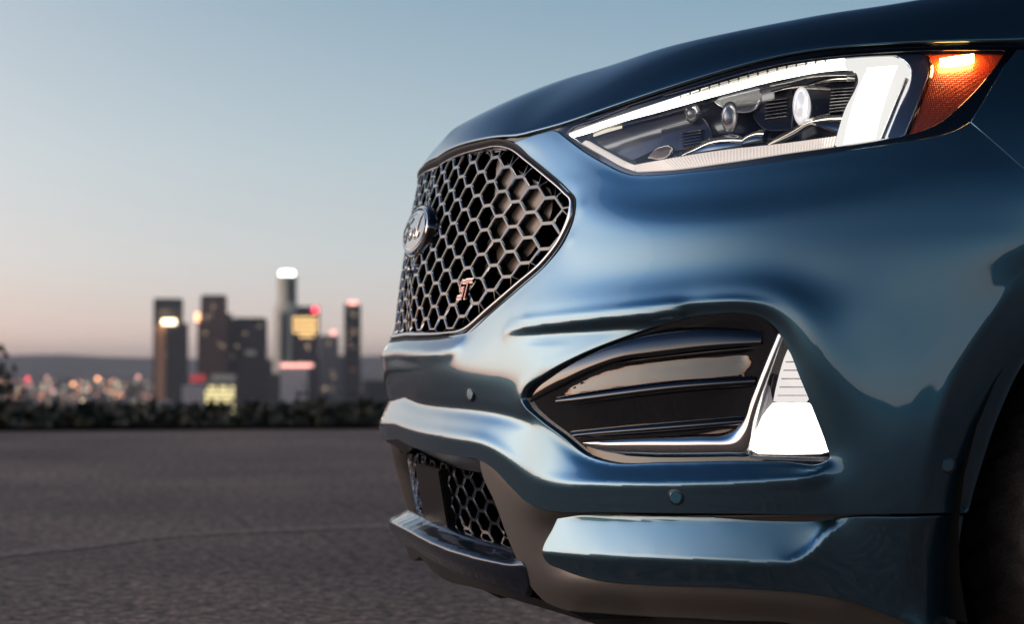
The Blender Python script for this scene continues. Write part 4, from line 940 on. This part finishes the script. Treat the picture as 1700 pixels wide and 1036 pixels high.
def liner(xc, y):
    V = []; F = []; n = 24
    for i in range(n+1):
        t = R(-14+208*i/n)
        for yy in (0.60, 0.895): V.append((xc+0.455*math.cos(t), yy*y, WZC+0.455*math.sin(t)))
    for i in range(n): F.append([i*2, i*2+1, i*2+3, i*2+2])
    b0 = len(V)
    for i in range(n+1): F_ = None
    V += [(xc, 0.60*y, WZC)]; 
    for i in range(n): F.append([i*2, i*2+2, b0])
    mesh_obj('wheel_arch_liner', V, F, M['void'], car, angle=60)
for xc in (WX, -3.885):
    for y in (1, -1): liner(xc, y)
def cabin():
    st = [(-1.38,1.12,0.80,1.06),(-1.75,1.38,0.74,1.06),(-2.15,1.62,0.66,1.06),(-2.7,1.70,0.64,1.06),(-3.5,1.69,0.63,1.06),(-4.1,1.62,0.63,1.06),(-4.5,1.35,0.70,1.06),(-4.68,1.08,0.78,1.04)]
    V = []; F = []; G = []
    for x, zt_, w, zb_ in st:
        sec = [(0.90, zb_), (0.90*0.35+w*0.65, zb_+(zt_-zb_)*0.62), (w+0.03, zb_+(zt_-zb_)*0.93), (w*0.75, zt_), (w*0.35, zt_+0.015), (0, zt_+0.02)]
        for y, z in sec: V.append((x, y, z))
    k = 6; mi = []
    for i in range(len(st)-1):
        for j in range(k-1): F.append([i*k+j, i*k+j+1, (i+1)*k+j+1, (i+1)*k+j])
    V = np.array(V); glassF = [f for n_, f in enumerate(F) if (n_ % 5) < 2 or n_ < 10 or n_ >= 30]; roofF = [f for f in F if f not in glassF]
    for nm_, FF, mm in (('window_glass', glassF, M['window']), ('roof', roofF, M['paint'])):
        Vq = np.vstack([V, V*[1,-1,1]]); q = len(V); o = mesh_obj(nm_, Vq, FF+[[x+q for x in f[::-1]] for f in FF], mm, car, angle=40)
        bm = bmesh.new(); bm.from_mesh(o.data); bmesh.ops.remove_doubles(bm, verts=bm.verts, dist=1e-5); bmesh.ops.delete(bm, geom=[v for v in bm.verts if not v.link_faces], context='VERTS'); bmesh.ops.recalc_face_normals(bm, faces=bm.faces); bm.to_mesh(o.data); bm.free()
    V = [(-4.76, y, z) for y in (-0.93, 0.93) for z in (0.3, 1.06)]+[(-4.60, y, 1.10) for y in (-0.85, 0.85)]
    mesh_obj('tailgate', V, [[0,1,3,2],[1,4,5,3]], M['paint'], car, False)
    V = [(x, y, 0.24) for x, y in ((-0.15,-0.6),(-0.15,0.6),(-0.5,0.62),(-4.7,0.62),(-4.7,-0.62),(-0.5,-0.62))]; mesh_obj('underbody', V, [[0,1,2,3,4,5]], M['void'], car, False)
cabin()
# ================================================================== THE PLACE
CX, CY, CZ0 = CAM_POS
def world_at(u, v, D):
    """a point at horizontal distance D in the direction of picture point u, v"""
    d = ray(u, v); h = math.hypot(d[0], d[1]); return CAM_POS+d*(D/h)
# ---- materials of the place
M['asphalt'] = mat('asphalt', (0.10,0.085,0.078), 0.75)
def asphalt():
    N, L, b = nodes(M['asphalt']); g = N.new('ShaderNodeNewGeometry')
    n1 = N.new('ShaderNodeTexNoise'); n1.inputs['Scale'].default_value = 26; n1.inputs['Detail'].default_value = 5; n1.inputs['Roughness'].default_value = 0.65; L.new(g.outputs['Position'], n1.inputs['Vector'])
    n2 = N.new('ShaderNodeTexNoise'); n2.inputs['Scale'].default_value = 0.55; n2.inputs['Detail'].default_value = 5; L.new(g.outputs['Position'], n2.inputs['Vector'])
    v = N.new('ShaderNodeTexVoronoi'); v.inputs['Scale'].default_value = 75; L.new(g.outputs['Position'], v.inputs['Vector'])
    r1 = N.new('ShaderNodeValToRGB'); r1.color_ramp.elements[0].position = 0.36; r1.color_ramp.elements[1].position = 0.66
    r1.color_ramp.elements[0].color = (0.055,0.034,0.024,1); r1.color_ramp.elements[1].color = (0.47,0.305,0.215,1); L.new(n1.outputs[0], r1.inputs[0])
    r2 = N.new('ShaderNodeMapRange'); r2.inputs['From Min'].default_value = 0.3; r2.inputs['From Max'].default_value = 0.7; r2.inputs['To Min'].default_value = 0.55; r2.inputs['To Max'].default_value = 1.35; L.new(n2.outputs[0], r2.inputs['Value'])
    r3 = N.new('ShaderNodeMapRange'); r3.inputs['From Max'].default_value = 1.0; r3.inputs['To Min'].default_value = 0.55; r3.inputs['To Max'].default_value = 1.6
    sp = N.new('ShaderNodeSeparateColor'); L.new(v.outputs['Color'], sp.inputs[0]); L.new(sp.outputs[0], r3.inputs['Value'])
    mu = N.new('ShaderNodeMath'); mu.operation = 'MULTIPLY'; L.new(r2.outputs[0], mu.inputs[0]); L.new(r3.outputs[0], mu.inputs[1])
    sc = N.new('ShaderNodeVectorMath'); sc.operation = 'SCALE'; L.new(r1.outputs[0], sc.inputs[0]); L.new(mu.outputs[0], sc.inputs['Scale']); L.new(sc.outputs[0], b.inputs['Base Color'])
    bp = N.new('ShaderNodeBump'); bp.inputs['Strength'].default_value = 0.9; bp.inputs['Distance'].default_value = 0.005; L.new(n1.outputs[0], bp.inputs['Height']); L.new(bp.outputs[0], b.inputs['Normal'])
asphalt()
M['seam_tar'] = mat('pale_worn_joint', (0.21,0.18,0.165), 0.8)
add_noise(M['seam_tar'], 26, 5, c1=(0.10,0.068,0.050), c2=(0.54,0.37,0.275), lo=0.3, hi=0.7, coord='Object')
M['soil'] = mat('dry_scrub_soil', (0.05,0.042,0.03), 0.95); add_noise(M['soil'], 0.6, 6, c1=(0.020,0.018,0.012), c2=(0.065,0.055,0.04))
M['city'] = mat('city_ground', (0.05,0.05,0.055), 0.95); add_noise(M['city'], 0.012, 8, c1=(0.025,0.025,0.028), c2=(0.12,0.105,0.10), lo=0.38, hi=0.66, coord='Object')
M['farhill'] = mat('far_hill', (0.06,0.065,0.06), 0.95); add_noise(M['farhill'], 0.0008, 6, c1=(0.045,0.05,0.05), c2=(0.09,0.09,0.08))
M['leaf'] = mat('scrub_leaves', (0.035,0.045,0.016), 0.7); add_noise(M['leaf'], 3.0, 3, c1=(0.007,0.010,0.004), c2=(0.046,0.045,0.018), lo=0.3, hi=0.7)
M['bark'] = mat('scrub_bark', (0.05,0.035,0.025), 0.9)

# ---- car park: one sheet, edge towards the city about 16 m from the camera
view_az = AZ
def lot_r(az):
    """distance of the edge of the car park from the camera, by azimuth"""
    d = (az-view_az+math.pi) % (2*math.pi)-math.pi
    e = (az-R(145)+math.pi) % (2*math.pi)-math.pi  # draws the edge in where the added bank rises
    return 16.6+ (0 if abs(d) < 0.5 else min(26, (abs(d)-0.5)*22))*(1-0.85*math.exp(-(e/0.75)**2))
def radial(name, r_of, z_of, rings, m, nseg=180, hole=False):
    V = []; F = []; n = nseg
    for j, q in enumerate(rings):
        for i in range(n):
            az = 2*math.pi*i/n; r = r_of(az, q); V.append((CX+r*math.cos(az), CY+r*math.sin(az), z_of(az, r, q)))
    for j in range(len(rings)-1):
        for i in range(n): F.append([j*n+i, (j+1)*n+i, (j+1)*n+(i+1) % n, j*n+(i+1) % n])
    if not hole: F.append([i for i in range(n)])
    o = mesh_obj(name, V, F, m, angle=60); tag(o, kind='structure'); return o
radial('asphalt_ground', lambda az, q: lot_r(az)*q, lambda az, r, q: 0.0, [0.1, 0.3, 0.5, 0.7, 0.85, 1.0], M['asphalt'])
def hill_z(az, r, q):
    d = (az-view_az+math.pi) % (2*math.pi)-math.pi; r0 = lot_r(az); k = 1/(1+math.exp((abs(d)-0.95)*7))      # 1 = falls towards the city, 0 = ridge around the rest
    fall = -min(142, (r-r0)*0.36)
    n = 0.5+0.5*math.sin(az*5.3+1)*math.cos(az*11.7)+0.25*math.sin(az*23+2)+0.10*math.sin(az*61)
    t = min(1, max(0, (r-r0-4)/190)); rise = (4.5+8*n)*t*t*(3-2*t)-max(0, r-330)*0.05
    added_bank = max(0, 1-abs(((az-R(147)+math.pi) % (2*math.pi)-math.pi))/R(42)); t2 = min(1, max(0, (r-r0-1)/14)); rise += 12*t2*t2*(3-2*t2)*min(1, added_bank*2.5)*(1 if r < 200 else 0.3)  # unseen bank added to darken reflections in the wheel arch and fender
    b = 0.0 if r <= r0 else -0.10
    return b+fall*k+max(rise, -142)*(1-k)
radial('hillside', lambda az, q: lot_r(az)-0.15+q, hill_z, [0, 0.6, 2, 4, 8, 16, 30, 60, 100, 150, 200, 240, 300, 380, 500, 800, 1600, 3200], M['soil'], 260, hole=True)
bpy.data.objects['hillside'].location.z = -0.012
o = radial('city_plain', lambda az, q: q, lambda az, r, q: -140.0, [300, 900, 3000, 8000, 20000, 33000], M['city'], 96, hole=True)
# far hills across the plain
def far_hills(name, D, az0, az1, h, seed, m):
    rs = random.Random(seed); ph = [rs.uniform(0, 6) for _ in range(6)]; V = []; F = []; n = 120; rows = [(-1800, 0.0), (-900, 0.55), (0, 1.0), (1500, 0.8), (4000, 0)]
    for i in range(n+1):
        az = az0+(az1-az0)*i/n; hh = h*(0.80+0.10*math.sin(az*17+ph[0])+0.07*math.sin(az*41+ph[1])+0.035*math.sin(az*97+ph[2]))
        for dr, k in rows: r = D+dr; V.append((CX+r*math.cos(az), CY+r*math.sin(az), -140+hh*k))
    for i in range(n):
        for j in range(4): a = i*5+j; F.append([a, a+5, a+6, a+1])
    return tag(mesh_obj(name, V, F, m, angle=70), kind='structure')
far_hills('far_hills', 27000, view_az-0.9, view_az+0.9, 272, 3, M['farhill'])

# ---- worn joint running across the car park
def ribbon(name, pts, w, m):
    p = cr(np.array(pts, float), 12); V = []; F = []
    for i, q in enumerate(p):
        t = p[min(i+1, len(p)-1)]-p[max(i-1, 0)]; t /= np.linalg.norm(t); nr = np.array([-t[1], t[0]]); ww = w*(1+0.08*math.sin(i*0.4))
        for sg in (-1, 1): V.append((q[0]+nr[0]*ww/2*sg, q[1]+nr[1]*ww/2*sg, 0.002))
    for i in range(len(p)-1): F.append([i*2, i*2+1, i*2+3, i*2+2])
    return tag(mesh_obj(name, V, F, m, smooth=False), kind='structure')
def ground_at(u, v):
    d = ray(u, v); t = -CAM_POS[2]/d[2]; return (CAM_POS+d*t)[:2]
ribbon('worn_asphalt_joint', [ground_at(*q) for q in ((-420,945),(-120,930),(20,919),(140,906),(240,893),(350,886),(480,880),(640,874),(760,871),(1000,868))], 0.16, M['seam_tar'])

# ---- scrub along the edge of the car park
def bush(name, loc, rx, rz, n, seed, label, group=None, cat='shrub'):
    rs = np.random.RandomState(seed); e = empty(name, loc); tag(e, label, cat, group)
    k = rs.normal(size=(n, 3)); k /= np.linalg.norm(k, axis=1)[:, None]; rad = rs.uniform(0.25, 1.0, n)**0.5
    lob = 0.72+0.28*np.sin(k[:, 0]*4+seed)*np.cos(k[:, 1]*5+seed*2)+0.12*np.sin(k[:, 2]*9+seed)
    c = k*rad[:, None]*lob[:, None]*[rx, rx, rz]; c[:, 2] = np.abs(c[:, 2]+rz*0.35)
    V = []; F = []
    a = rs.normal(size=(n, 3)); a /= np.linalg.norm(a, axis=1)[:, None]; b = np.cross(a, rs.normal(size=(n, 3))); b /= np.linalg.norm(b, axis=1)[:, None]; s = rs.uniform(0.03, 0.075, n)[:, None]*(0.5+rx)
    quad = np.stack([c-a*s, c+b*s*0.45, c+a*s, c-b*s*0.45], 1).reshape(-1, 3)
    mesh_obj('foliage', quad, np.arange(4*n).reshape(n, 4), M['leaf'], e, smooth=False)
    V = []; F = []
    for q in range(5):
        t = rs.uniform(0, 6.28); tip = np.array([math.cos(t)*rx*0.5, math.sin(t)*rx*0.5, rz*0.8]); n0 = len(V)
        for j in range(4): g = j*math.pi/2; V.append((0.02*math.cos(g), 0.02*math.sin(g), -0.3))
        for j in range(4): g = j*math.pi/2; V.append(tuple(tip+np.array([0.006*math.cos(g), 0.006*math.sin(g), 0])))
        F += [[n0+j, n0+(j+1) % 4, n0+4+(j+1) % 4, n0+4+j] for j in range(4)]
    mesh_obj('stem', V, F, M['bark'], e, smooth=False); return e
def hz(az, r): return hill_z(az, r, 0)-0.012
bl = [(-5,580,'tall dark shrub cut off by the left edge of the picture'),
      (45,668,'low dark shrub just right of the tall one at the left edge'),(105,672,'low dark shrub under the two orange lights left of the skyline'),
      (165,676,'low dark shrub below the row of orange city lights'),(225,664,'dark shrub left of the tower with the sunlit stripe'),
      (285,652,'dark shrub in front of the tower with the sunlit stripe'),(345,676,'low dark shrub below the building with yellow lit windows'),
      (400,652,'olive shrub right of the building with yellow lit windows'),(455,650,'olive shrub between the yellow windows and the pale low block'),
      (505,652,'dark shrub in front of the pale low block'),(555,645,'dense dark shrub below the grey stepped tower'),
      (600,640,'dense dark shrub below the slim tower with the pink roof light'),(650,650,'dark shrub beside the car bumper, behind the nose of the car')]
for k, (u, v, lb) in enumerate(bl):
    D = 18.6+1.6*((k*7) % 5)/5; g = world_at(u, 600, D); az = math.atan2(g[1]-CY, g[0]-CX); zt2 = CAM_POS[2]-(v-600)/FPX*D; zb2 = hz(az, D)
    H = zt2-zb2; bush('shrub', (g[0], g[1], zb2-0.05), 0.34 if k else 0.30, H*(0.78 if k else 0.95), 1500, 40+k, lb, 'scrub at the edge of the car park')
# the scrub mass between and below them down the slope
def scrub(n):
    rs = np.random.RandomState(5); az = rs.uniform(view_az-0.75, view_az+0.75, n); D = rs.uniform(17.2, 30, n); 
    lump_ = 0.5+0.5*np.sin(az*60)*np.sin(D*1.3+az*20); top = 0.62-0.0262*D+0.10*lump_
    zb = np.array([hz(a, d) for a, d in zip(az, D)]); z = zb+(np.maximum(top-zb, 0.12))*rs.uniform(0, 1, n)**0.7
    c = np.stack([CX+D*np.cos(az), CY+D*np.sin(az), z], 1); a = rs.normal(size=(n, 3)); a /= np.linalg.norm(a, axis=1)[:, None]; b = np.cross(a, rs.normal(size=(n, 3))); b /= np.linalg.norm(b, axis=1)[:, None]; s = rs.uniform(0.04, 0.10, n)[:, None]
    quad = np.stack([c-a*s, c+b*s*0.5, c+a*s, c-b*s*0.5], 1).reshape(-1, 3)
    o = mesh_obj('low_scrub', quad, np.arange(4*n).reshape(n, 4), M['leaf'], smooth=False); tag(o, 'dark low scrub covering the slope beyond the car park edge', 'scrub', kind='stuff')
scrub(60000)
# a strip of dry verge where asphalt ends
# ---- skyline
def bmat(name, c, rough=0.5, lines=None):
    m = mat(name, c, rough)
    N, L, b = nodes(m); tc = N.new('ShaderNodeTexCoord'); br = N.new('ShaderNodeTexBrick'); mp = N.new('ShaderNodeMapping'); mp.inputs['Rotation'].default_value = (R(90), 0, 0); L.new(tc.outputs['Object'], mp.inputs[0])
    br.inputs['Scale'].default_value = 1; br.inputs['Brick Width'].default_value = 4; br.inputs['Row Height'].default_value = 4; br.inputs['Mortar Size'].default_value = 0.8; br.offset = 0
    br.inputs['Color1'].default_value = (*[x*0.6 for x in c], 1); br.inputs['Color2'].default_value = (*[x*0.8 for x in c], 1); br.inputs['Mortar'].default_value = (*[min(1, x*1.5) for x in c], 1)
    L.new(mp.outputs[0], br.inputs['Vector']); L.new(br.outputs[0], b.inputs['Base Color']); return m
def tower(u0, u1, vt, D, m, name='tower', label='', depth=None, base=-140, cat='tower', tiers=(), dark_roof=True):
    """an oblong tower seen between u0 and u1 with its roof at vt; tiers: (u0, u1, vt) set-backs on top"""
    a, b = world_at(u0, 600, D), world_at(u1, 600, D); c = (a+b)/2; w = np.linalg.norm((b-a)[:2]); az = math.atan2(c[1]-CY, c[0]-CX); dep = depth or w*0.8
    e = empty(name, (c[0], c[1], base)); e.rotation_euler = (0, 0, az-math.pi/2); tag(e, label, cat, None)
    def part(nm, x0, x1, y0, y1, z0, z1, mm, bev=0):
        V = [(x, y, z) for z in (z0, z1) for x, y in ((x0, y0), (x1, y0), (x1, y1), (x0, y1))]
        return mesh_obj(nm, V, [[0,3,2,1],[4,5,6,7],[0,1,5,4],[1,2,6,5],[2,3,7,6],[3,0,4,7]], mm, e, smooth=False)
    # local x runs to the picture's right when seen from the camera: az-90 frame has +x to the right, +y away
    sc = D/FPX; X_ = lambda u: (u-(u0+u1)/2)*sc; Z_ = lambda v: CZ0+(600-v)*sc*1.0-base
    part('wall', X_(u0), X_(u1), 0, dep, 0, Z_(vt), m)
    return e, part, X_, Z_
M['t_dark'] = bmat('dark_glass_facade', (0.075,0.072,0.080), 0.45); M['t_brown'] = bmat('brown_stone_facade', (0.16,0.115,0.105), 0.6)
M['t_navy'] = bmat('navy_glass_facade', (0.06,0.058,0.072), 0.4); M['t_beige'] = bmat('pale_stone_facade', (0.80,0.66,0.55), 0.7); M['t_grey'] = bmat('grey_facade', (0.22,0.21,0.22), 0.6)
M['t_copper'] = mat('copper_lit_facade', (0.75,0.40,0.26), 0.5); M['t_roof'] = mat('roof_dark', (0.03,0.03,0.03), 0.8); M['t_white'] = bmat('whitewashed_facade', (0.52,0.48,0.48), 0.7)  # first one: warm light on a facade put into its colour
M['l_warm'] = emis('warm_white_light', (1.0,0.78,0.50), 7.0); M['l_green'] = emis('greenish_white_light', (0.92,1.0,0.86), 9.0); M['l_red'] = emis('red_light', (1.0,0.06,0.10), 5.0)
M['l_pink'] = emis('pink_light', (1.0,0.45,0.38), 2.6); M['l_orange'] = emis('orange_light', (1.0,0.42,0.20), 5.0); M['l_amber'] = emis('amber_window', (1.0,0.62,0.24), 2.6); M['l_yellow'] = emis('yellow_window', (1.0,0.85,0.40), 1.7)
M['l_dim'] = emis('dim_office_window', (1.0,0.72,0.48), 0.5)
M['l_sand'] = emis('pale_yellow_light', (0.9,0.75,0.50), 2.0); M['l_grey'] = emis('pale_white_light', (0.70,0.72,0.66), 1.3)
e, part, x, z = tower(255, 303, 499, 3300, M['t_dark'], label='dark tower at the left of the skyline with sunlit-coloured stripe and warm light')
part('shoulder', x(277), x(311), -14, 10, 0, z(538), M['t_dark']); part('stripe', x(259), x(275), -6, 0, 0, z(541), M['t_copper']); part('roof', x(257), x(301), 3, 30, z(499), z(497), M['t_roof'])  # stripe: low sun caught by the facade, painted as its colour
part('roof_light', x(269), x(291), -18, -14.5, z(540), z(532), M['l_warm'])
e, part, x, z = tower(333, 376, 494, 3450, M['t_brown'], label='brown slab tower, second from the left in the skyline'); part('side_wing', x(328), x(333), 4, 30, 0, z(531), M['t_brown']); part('lamp', x(325), x(331), -3, 3.5, z(534), z(521), M['l_orange']); part('roof', x(335), x(374), 4, 34, z(494), z(491), M['t_roof'])
e, part, x, z = tower(377, 443, 531, 3600, M['t_navy'], label='broad black tower with a flat roof right of the brown slab'); part('shoulder', x(376), x(386), -8, 0, 0, z(522), M['t_navy']); part('podium', x(395), x(462), -30, -1, 0, z(598), M['t_dark']); part('lit_window', x(407), x(424), -1.5, -0.2, z(590), z(582), M['t_beige']); part('roof', x(388), x(440), 4, 50, z(531), z(528), M['t_roof'])
# stepped round tower with the glowing crown
def round_tower():
    D = 3350; sc = D/FPX; c = world_at(476, 600, D); az = math.atan2(c[1]-CY, c[0]-CX); e = empty('crowned_tower', (c[0], c[1], -140)); tag(e, 'tallest pale round tower of the skyline with a glowing white green crown', 'tower'); zf = lambda v: CZ0+(600-v)*sc+140
    def cyl(nm, r, z0, z1, m, n=20, r2=None):
        V = [((r2 if k and r2 else r)*math.cos(2*math.pi*i/n), (r2 if k and r2 else r)*math.sin(2*math.pi*i/n), zz) for k, zz in enumerate((z0, z1)) for i in range(n)]
        F = [[i, (i+1) % n, n+(i+1) % n, n+i] for i in range(n)]+[list(range(n))[::-1], [n+i for i in range(n)]]; return mesh_obj(nm, V, F, m, e, angle=30)
    cyl('base_tier', 23.5*sc, 0, zf(590), M['t_beige']); cyl('lower_tier', 21.5*sc, zf(590), zf(508), M['t_beige']); cyl('upper_tier', 16.5*sc, zf(508), zf(459), M['t_beige']); cyl('crown', 12.5*sc, zf(459), zf(451), M['l_green'], r2=11*sc)
    for u0, u1, v0, v1 in ((478, 488, 464, 502), (466, 474, 520, 600)):
        a = world_at((u0+u1)/2, 600, D-22*sc if v0 > 505 else D-17*sc)-c; rot = Matrix.Rotation(az-math.pi/2, 4, 'Z'); w = (u1-u0)*sc/2
        V = [tuple(rot @ Vector((dx, dy, zz))+Vector((a[0], a[1], 0))) for zz in (zf(v1), zf(v0)) for dx, dy in ((-w, -4), (w, -4), (w, 5), (-w, 5))]
        mesh_obj('window_bay', V, [[0,3,2,1],[4,5,6,7],[0,1,5,4],[1,2,6,5],[2,3,7,6],[3,0,4,7]], M['t_dark'], e, smooth=False)
round_tower()
e, part, x, z = tower(493, 530, 509, 3150, M['t_navy'], label='dark tower with amber lit upper floors and a red beacon')
for i in range(7):
    for j in range(5):
        if j > 3 and i in (0, 1, 6): continue
        part('lit_window', x(487+i*5.8), x(490.6+i*5.8), -3, -0.3, z(556-(4-j)*7.2+4), z(556-(4-j)*7.2), M['l_amber'])
part('side_wing', x(484), x(493), 0, 30, 0, z(520), M['t_navy']); part('red_beacon', x(519), x(527), -5, -1, z(519), z(511), M['l_red'])
e, part, x, z = tower(531, 562, 557, 3500, M['t_grey'], label='grey stepped tower between the red light and the slim dark tower'); part('step', x(562), x(575), 2, 30, 0, z(590), M['t_grey']); part('roof_light', x(549), x(557), -3, 0, z(556), z(549), M['l_pink'])
e, part, x, z = tower(571, 599, 506, 3250, M['t_dark'], label='slim dark tower nearest the car with a pink light on its roof'); part('roof_light', x(577), x(594), 2, 8, z(506), z(500), M['l_pink']); part('roof', x(573), x(597), 9, 26, z(506), z(503), M['t_roof'])
for v in (545, 575, 612): part('lit_window', x(580), x(591), -1.2, -0.2, z(v+4), z(v), M['t_copper'])
e, part, x, z = tower(466, 511, 607, 2900, M['t_white'], name='low_block', cat='building', label='pale low block with a reddish roof sign in front of the crowned tower'); part('roof_sign', x(466), x(519), -2, 1, z(609), z(604), M['l_pink'])
e, part, x, z = tower(303, 342, 640, 2700, M['t_white'], name='low_block', cat='building', label='pale low building under a red sign beside the tower with the sunlit stripe'); part('roof_sign', x(316), x(340), -2, 1, z(634), z(622), mat('dull_red_sign', (0.3,0.05,0.05), 0.6, emit=(0.8,0.10,0.12), estr=0.45))
e, part, x, z = tower(340, 390, 630, 2600, M['t_grey'], name='lit_building', cat='building', label='low building whose facade is a grid of yellow lit windows')
for i in range(8):
    for j in range(7):
        if (i*3+j*5) % 9 == 0: continue
        part('lit_window', x(342+i*5.9), x(346.3+i*5.9), -2.5, -0.3, z(641+j*7.5+4.4), z(641+j*7.5), M['l_yellow'])
e, part, x, z = tower(352, 391, 622, 2900, M['t_beige'], name='low_block', cat='building', label='beige block rising behind the building with yellow windows')
e, part, x, z = tower(232, 256, 668, 2500, M['t_white'], name='low_block', cat='building', label='small white building left of the foot of the tower with the sunlit stripe')
e, part, x, z = tower(262, 283, 664, 2450, M['t_white'], name='low_block', cat='building', label='small white building at the foot of the tower with the sunlit stripe')
e, part, x, z = tower(604, 645, 632, 3300, M['t_dark'], name='low_block', cat='building', label='dark low block between the slim tower and the nose of the car')
e, part, x, z = tower(448, 466, 620, 3100, M['t_dark'], name='low_block', cat='building', label='small dark block left of the pale low block')
rw = random.Random(4)
for ob in [q for q in bpy.data.objects if q.name.split('.')[0] == 'tower']:
    wl = [c for c in ob.children if c.name.startswith('wall')][0]; xs = [v.co.x for v in wl.data.vertices]; zs = max(v.co.z for v in wl.data.vertices)
    for k in range(6):
        x0 = rw.uniform(min(xs)+4, max(xs)-9); z0 = zs-rw.uniform(14, 110); w_, h_ = rw.choice([(4, 3), (7, 3), (4, 6)])
        V = [(x, y, zz) for zz in (z0, z0+h_) for x, y in ((x0, -0.9), (x0+w_, -0.9), (x0+w_, -0.15), (x0, -0.15))]
        mesh_obj('lit_window', V, [[0,3,2,1],[4,5,6,7],[0,1,5,4],[1,2,6,5],[2,3,7,6],[3,0,4,7]], M['l_dim'], ob, smooth=False)
# single lights of the city
def far_light(u, v, d, m, label, cat='light'):
    D = max(2400, min(9000, 139/(max(v-604, 6)/FPX)*0.75)); p = world_at(u, v, D); r = d/2*D/FPX; e = empty('city_lamp', (p[0], p[1], -140)); tag(e, label, cat, 'lights of the city')
    bm = bmesh.new(); bmesh.ops.create_icosphere(bm, subdivisions=2, radius=r); me = bpy.data.meshes.new('lamp_globe'); bm.to_mesh(me); bm.free(); me.materials.append(m); g = bpy.data.objects.new('lamp_globe', me); link(g, e); g.location = (0, 0, p[2]+140)
    h = p[2]+140-r*0.6; V = [(r*0.12*math.cos(a*math.pi/2), r*0.12*math.sin(a*math.pi/2), zz) for zz in (0, h) for a in range(4)]
    mesh_obj('pole', V, [[i, (i+1) % 4, 4+(i+1) % 4, 4+i] for i in range(4)], M['t_roof'], e, smooth=False)
for u, v, d, mm, lb in ((46,629,5,'l_red','red light at the far left of the city, above the low shrubs'),(162,629,6,'l_orange','bright orange light, rightmost of the high row left of the skyline'),(121,638,5.5,'l_orange','orange light between the red light and the brightest orange one'),
    (30,647,5,'l_sand','pale yellow light lowest at the far left'),(195,638,5,'l_sand','sand coloured light right of the brightest orange one'),(140,648,6,'l_grey','whitish green light below the two orange lights'),(136,666,5,'l_sand','dim yellow light below the whitish green one'),
    (192,668,5,'l_sand','dim yellow light low before the dark shrubs'),(161,694,4,'l_sand','faint light lowest among the shrubs'),(229,626,5.5,'l_pink','pink light just left of the skyline'),(78,627,4,'l_pink','faint pink light right of the red one'),
    (628,655,7,'l_orange','orange light beside the nose of the car'),(632,634,5,'l_pink','pale pink light above the orange one beside the car'),(106,643,4,'l_grey','faint white light left of the left orange light')):
    far_light(u, v, d, M[mm], lb)
def carpet(n):
    rs = np.random.RandomState(11); V = []; F = []; mi = []
    for i in range(n):
        u = rs.uniform(-900, 900) if i % 3 == 0 else rs.uniform(-60, 260); D = 5400*(13000/5400)**rs.uniform(0, 1); p = world_at(u, 600, D); s = D/FPX*rs.uniform(0.8, 2.0); z = -140+rs.uniform(4, 16); n0 = len(V)
        for dx, dy, dz in ((-1,0,0),(1,0,0),(0,-1,0),(0,1,0),(0,0,-1),(0,0,1)): V.append((p[0]+dx*s, p[1]+dy*s, z+dz*s))
        F += [[n0+a, n0+b, n0+c] for a, b, c in ((0,2,5),(2,1,5),(1,3,5),(3,0,5),(2,0,4),(1,2,4),(3,1,4),(0,3,4))]; mi += [int(rs.choice([0,1,2,3], p=[.35,.3,.25,.1]))]*8
    o = mesh_obj('city_lights', V, F, None, smooth=False, mats=[M['l_sand'], M['l_pink'], M['l_grey'], M['l_orange']], mi=mi); tag(o, 'countless small lights scattered over the dark city plain', 'city lights', kind='stuff')
    V = []; F = []; mi = []
    for i in range(2600):
        u = rs.uniform(-1200, 1100); D = 2300*(14000/2300)**rs.uniform(0, 1); p = world_at(u, 600, D); w = rs.uniform(10, 38); h = rs.uniform(6, 20)+(rs.rand() < 0.06)*22; a = rs.uniform(0, 3); c_, s_ = math.cos(a)*w, math.sin(a)*w; n0 = len(V)
        for zz in (-141, -140+h):
            for dx, dy in ((c_, s_), (-s_, c_), (-c_, -s_), (s_, -c_)): V.append((p[0]+dx, p[1]+dy, zz))
        F += [[n0+q for q in f] for f in ([4,5,6,7],[0,1,5,4],[1,2,6,5],[2,3,7,6],[3,0,4,7])]; mi += [int(rs.randint(0, 3))]*5
    o = mesh_obj('city_houses', V, F, None, smooth=False, mats=[mat('house_pale', (0.22,0.19,0.18), 0.8), mat('house_dark', (0.06,0.05,0.05), 0.8), mat('house_mid', (0.11,0.095,0.09), 0.8)], mi=mi); tag(o, 'low houses and blocks covering the city plain', 'houses', kind='stuff')
carpet(420)

def haze(density):
    v = [(x, y, z) for z in (-142, 215) for x, y in ((-36000,-36000),(36000,-36000),(36000,36000),(-36000,36000))]
    o = mesh_obj('haze', v, [[0,3,2,1],[4,5,6,7],[0,1,5,4],[1,2,6,5],[2,3,7,6],[3,0,4,7]], None, smooth=False, mats=[bpy.data.materials.new('haze_air')])
    m = o.data.materials[0]; m.use_nodes = True; N = m.node_tree.nodes; L = m.node_tree.links; N.clear(); out = N.new('ShaderNodeOutputMaterial'); p = N.new('ShaderNodeVolumePrincipled')
    p.inputs['Color'].default_value = (0.86,0.88,0.92,1); p.inputs['Density'].default_value = density; p.inputs['Anisotropy'].default_value = 0.0; L.new(p.outputs[0], out.inputs['Volume']); tag(o, 'thin dusk haze over the city plain', 'haze', kind='stuff')
haze(2.4e-5)
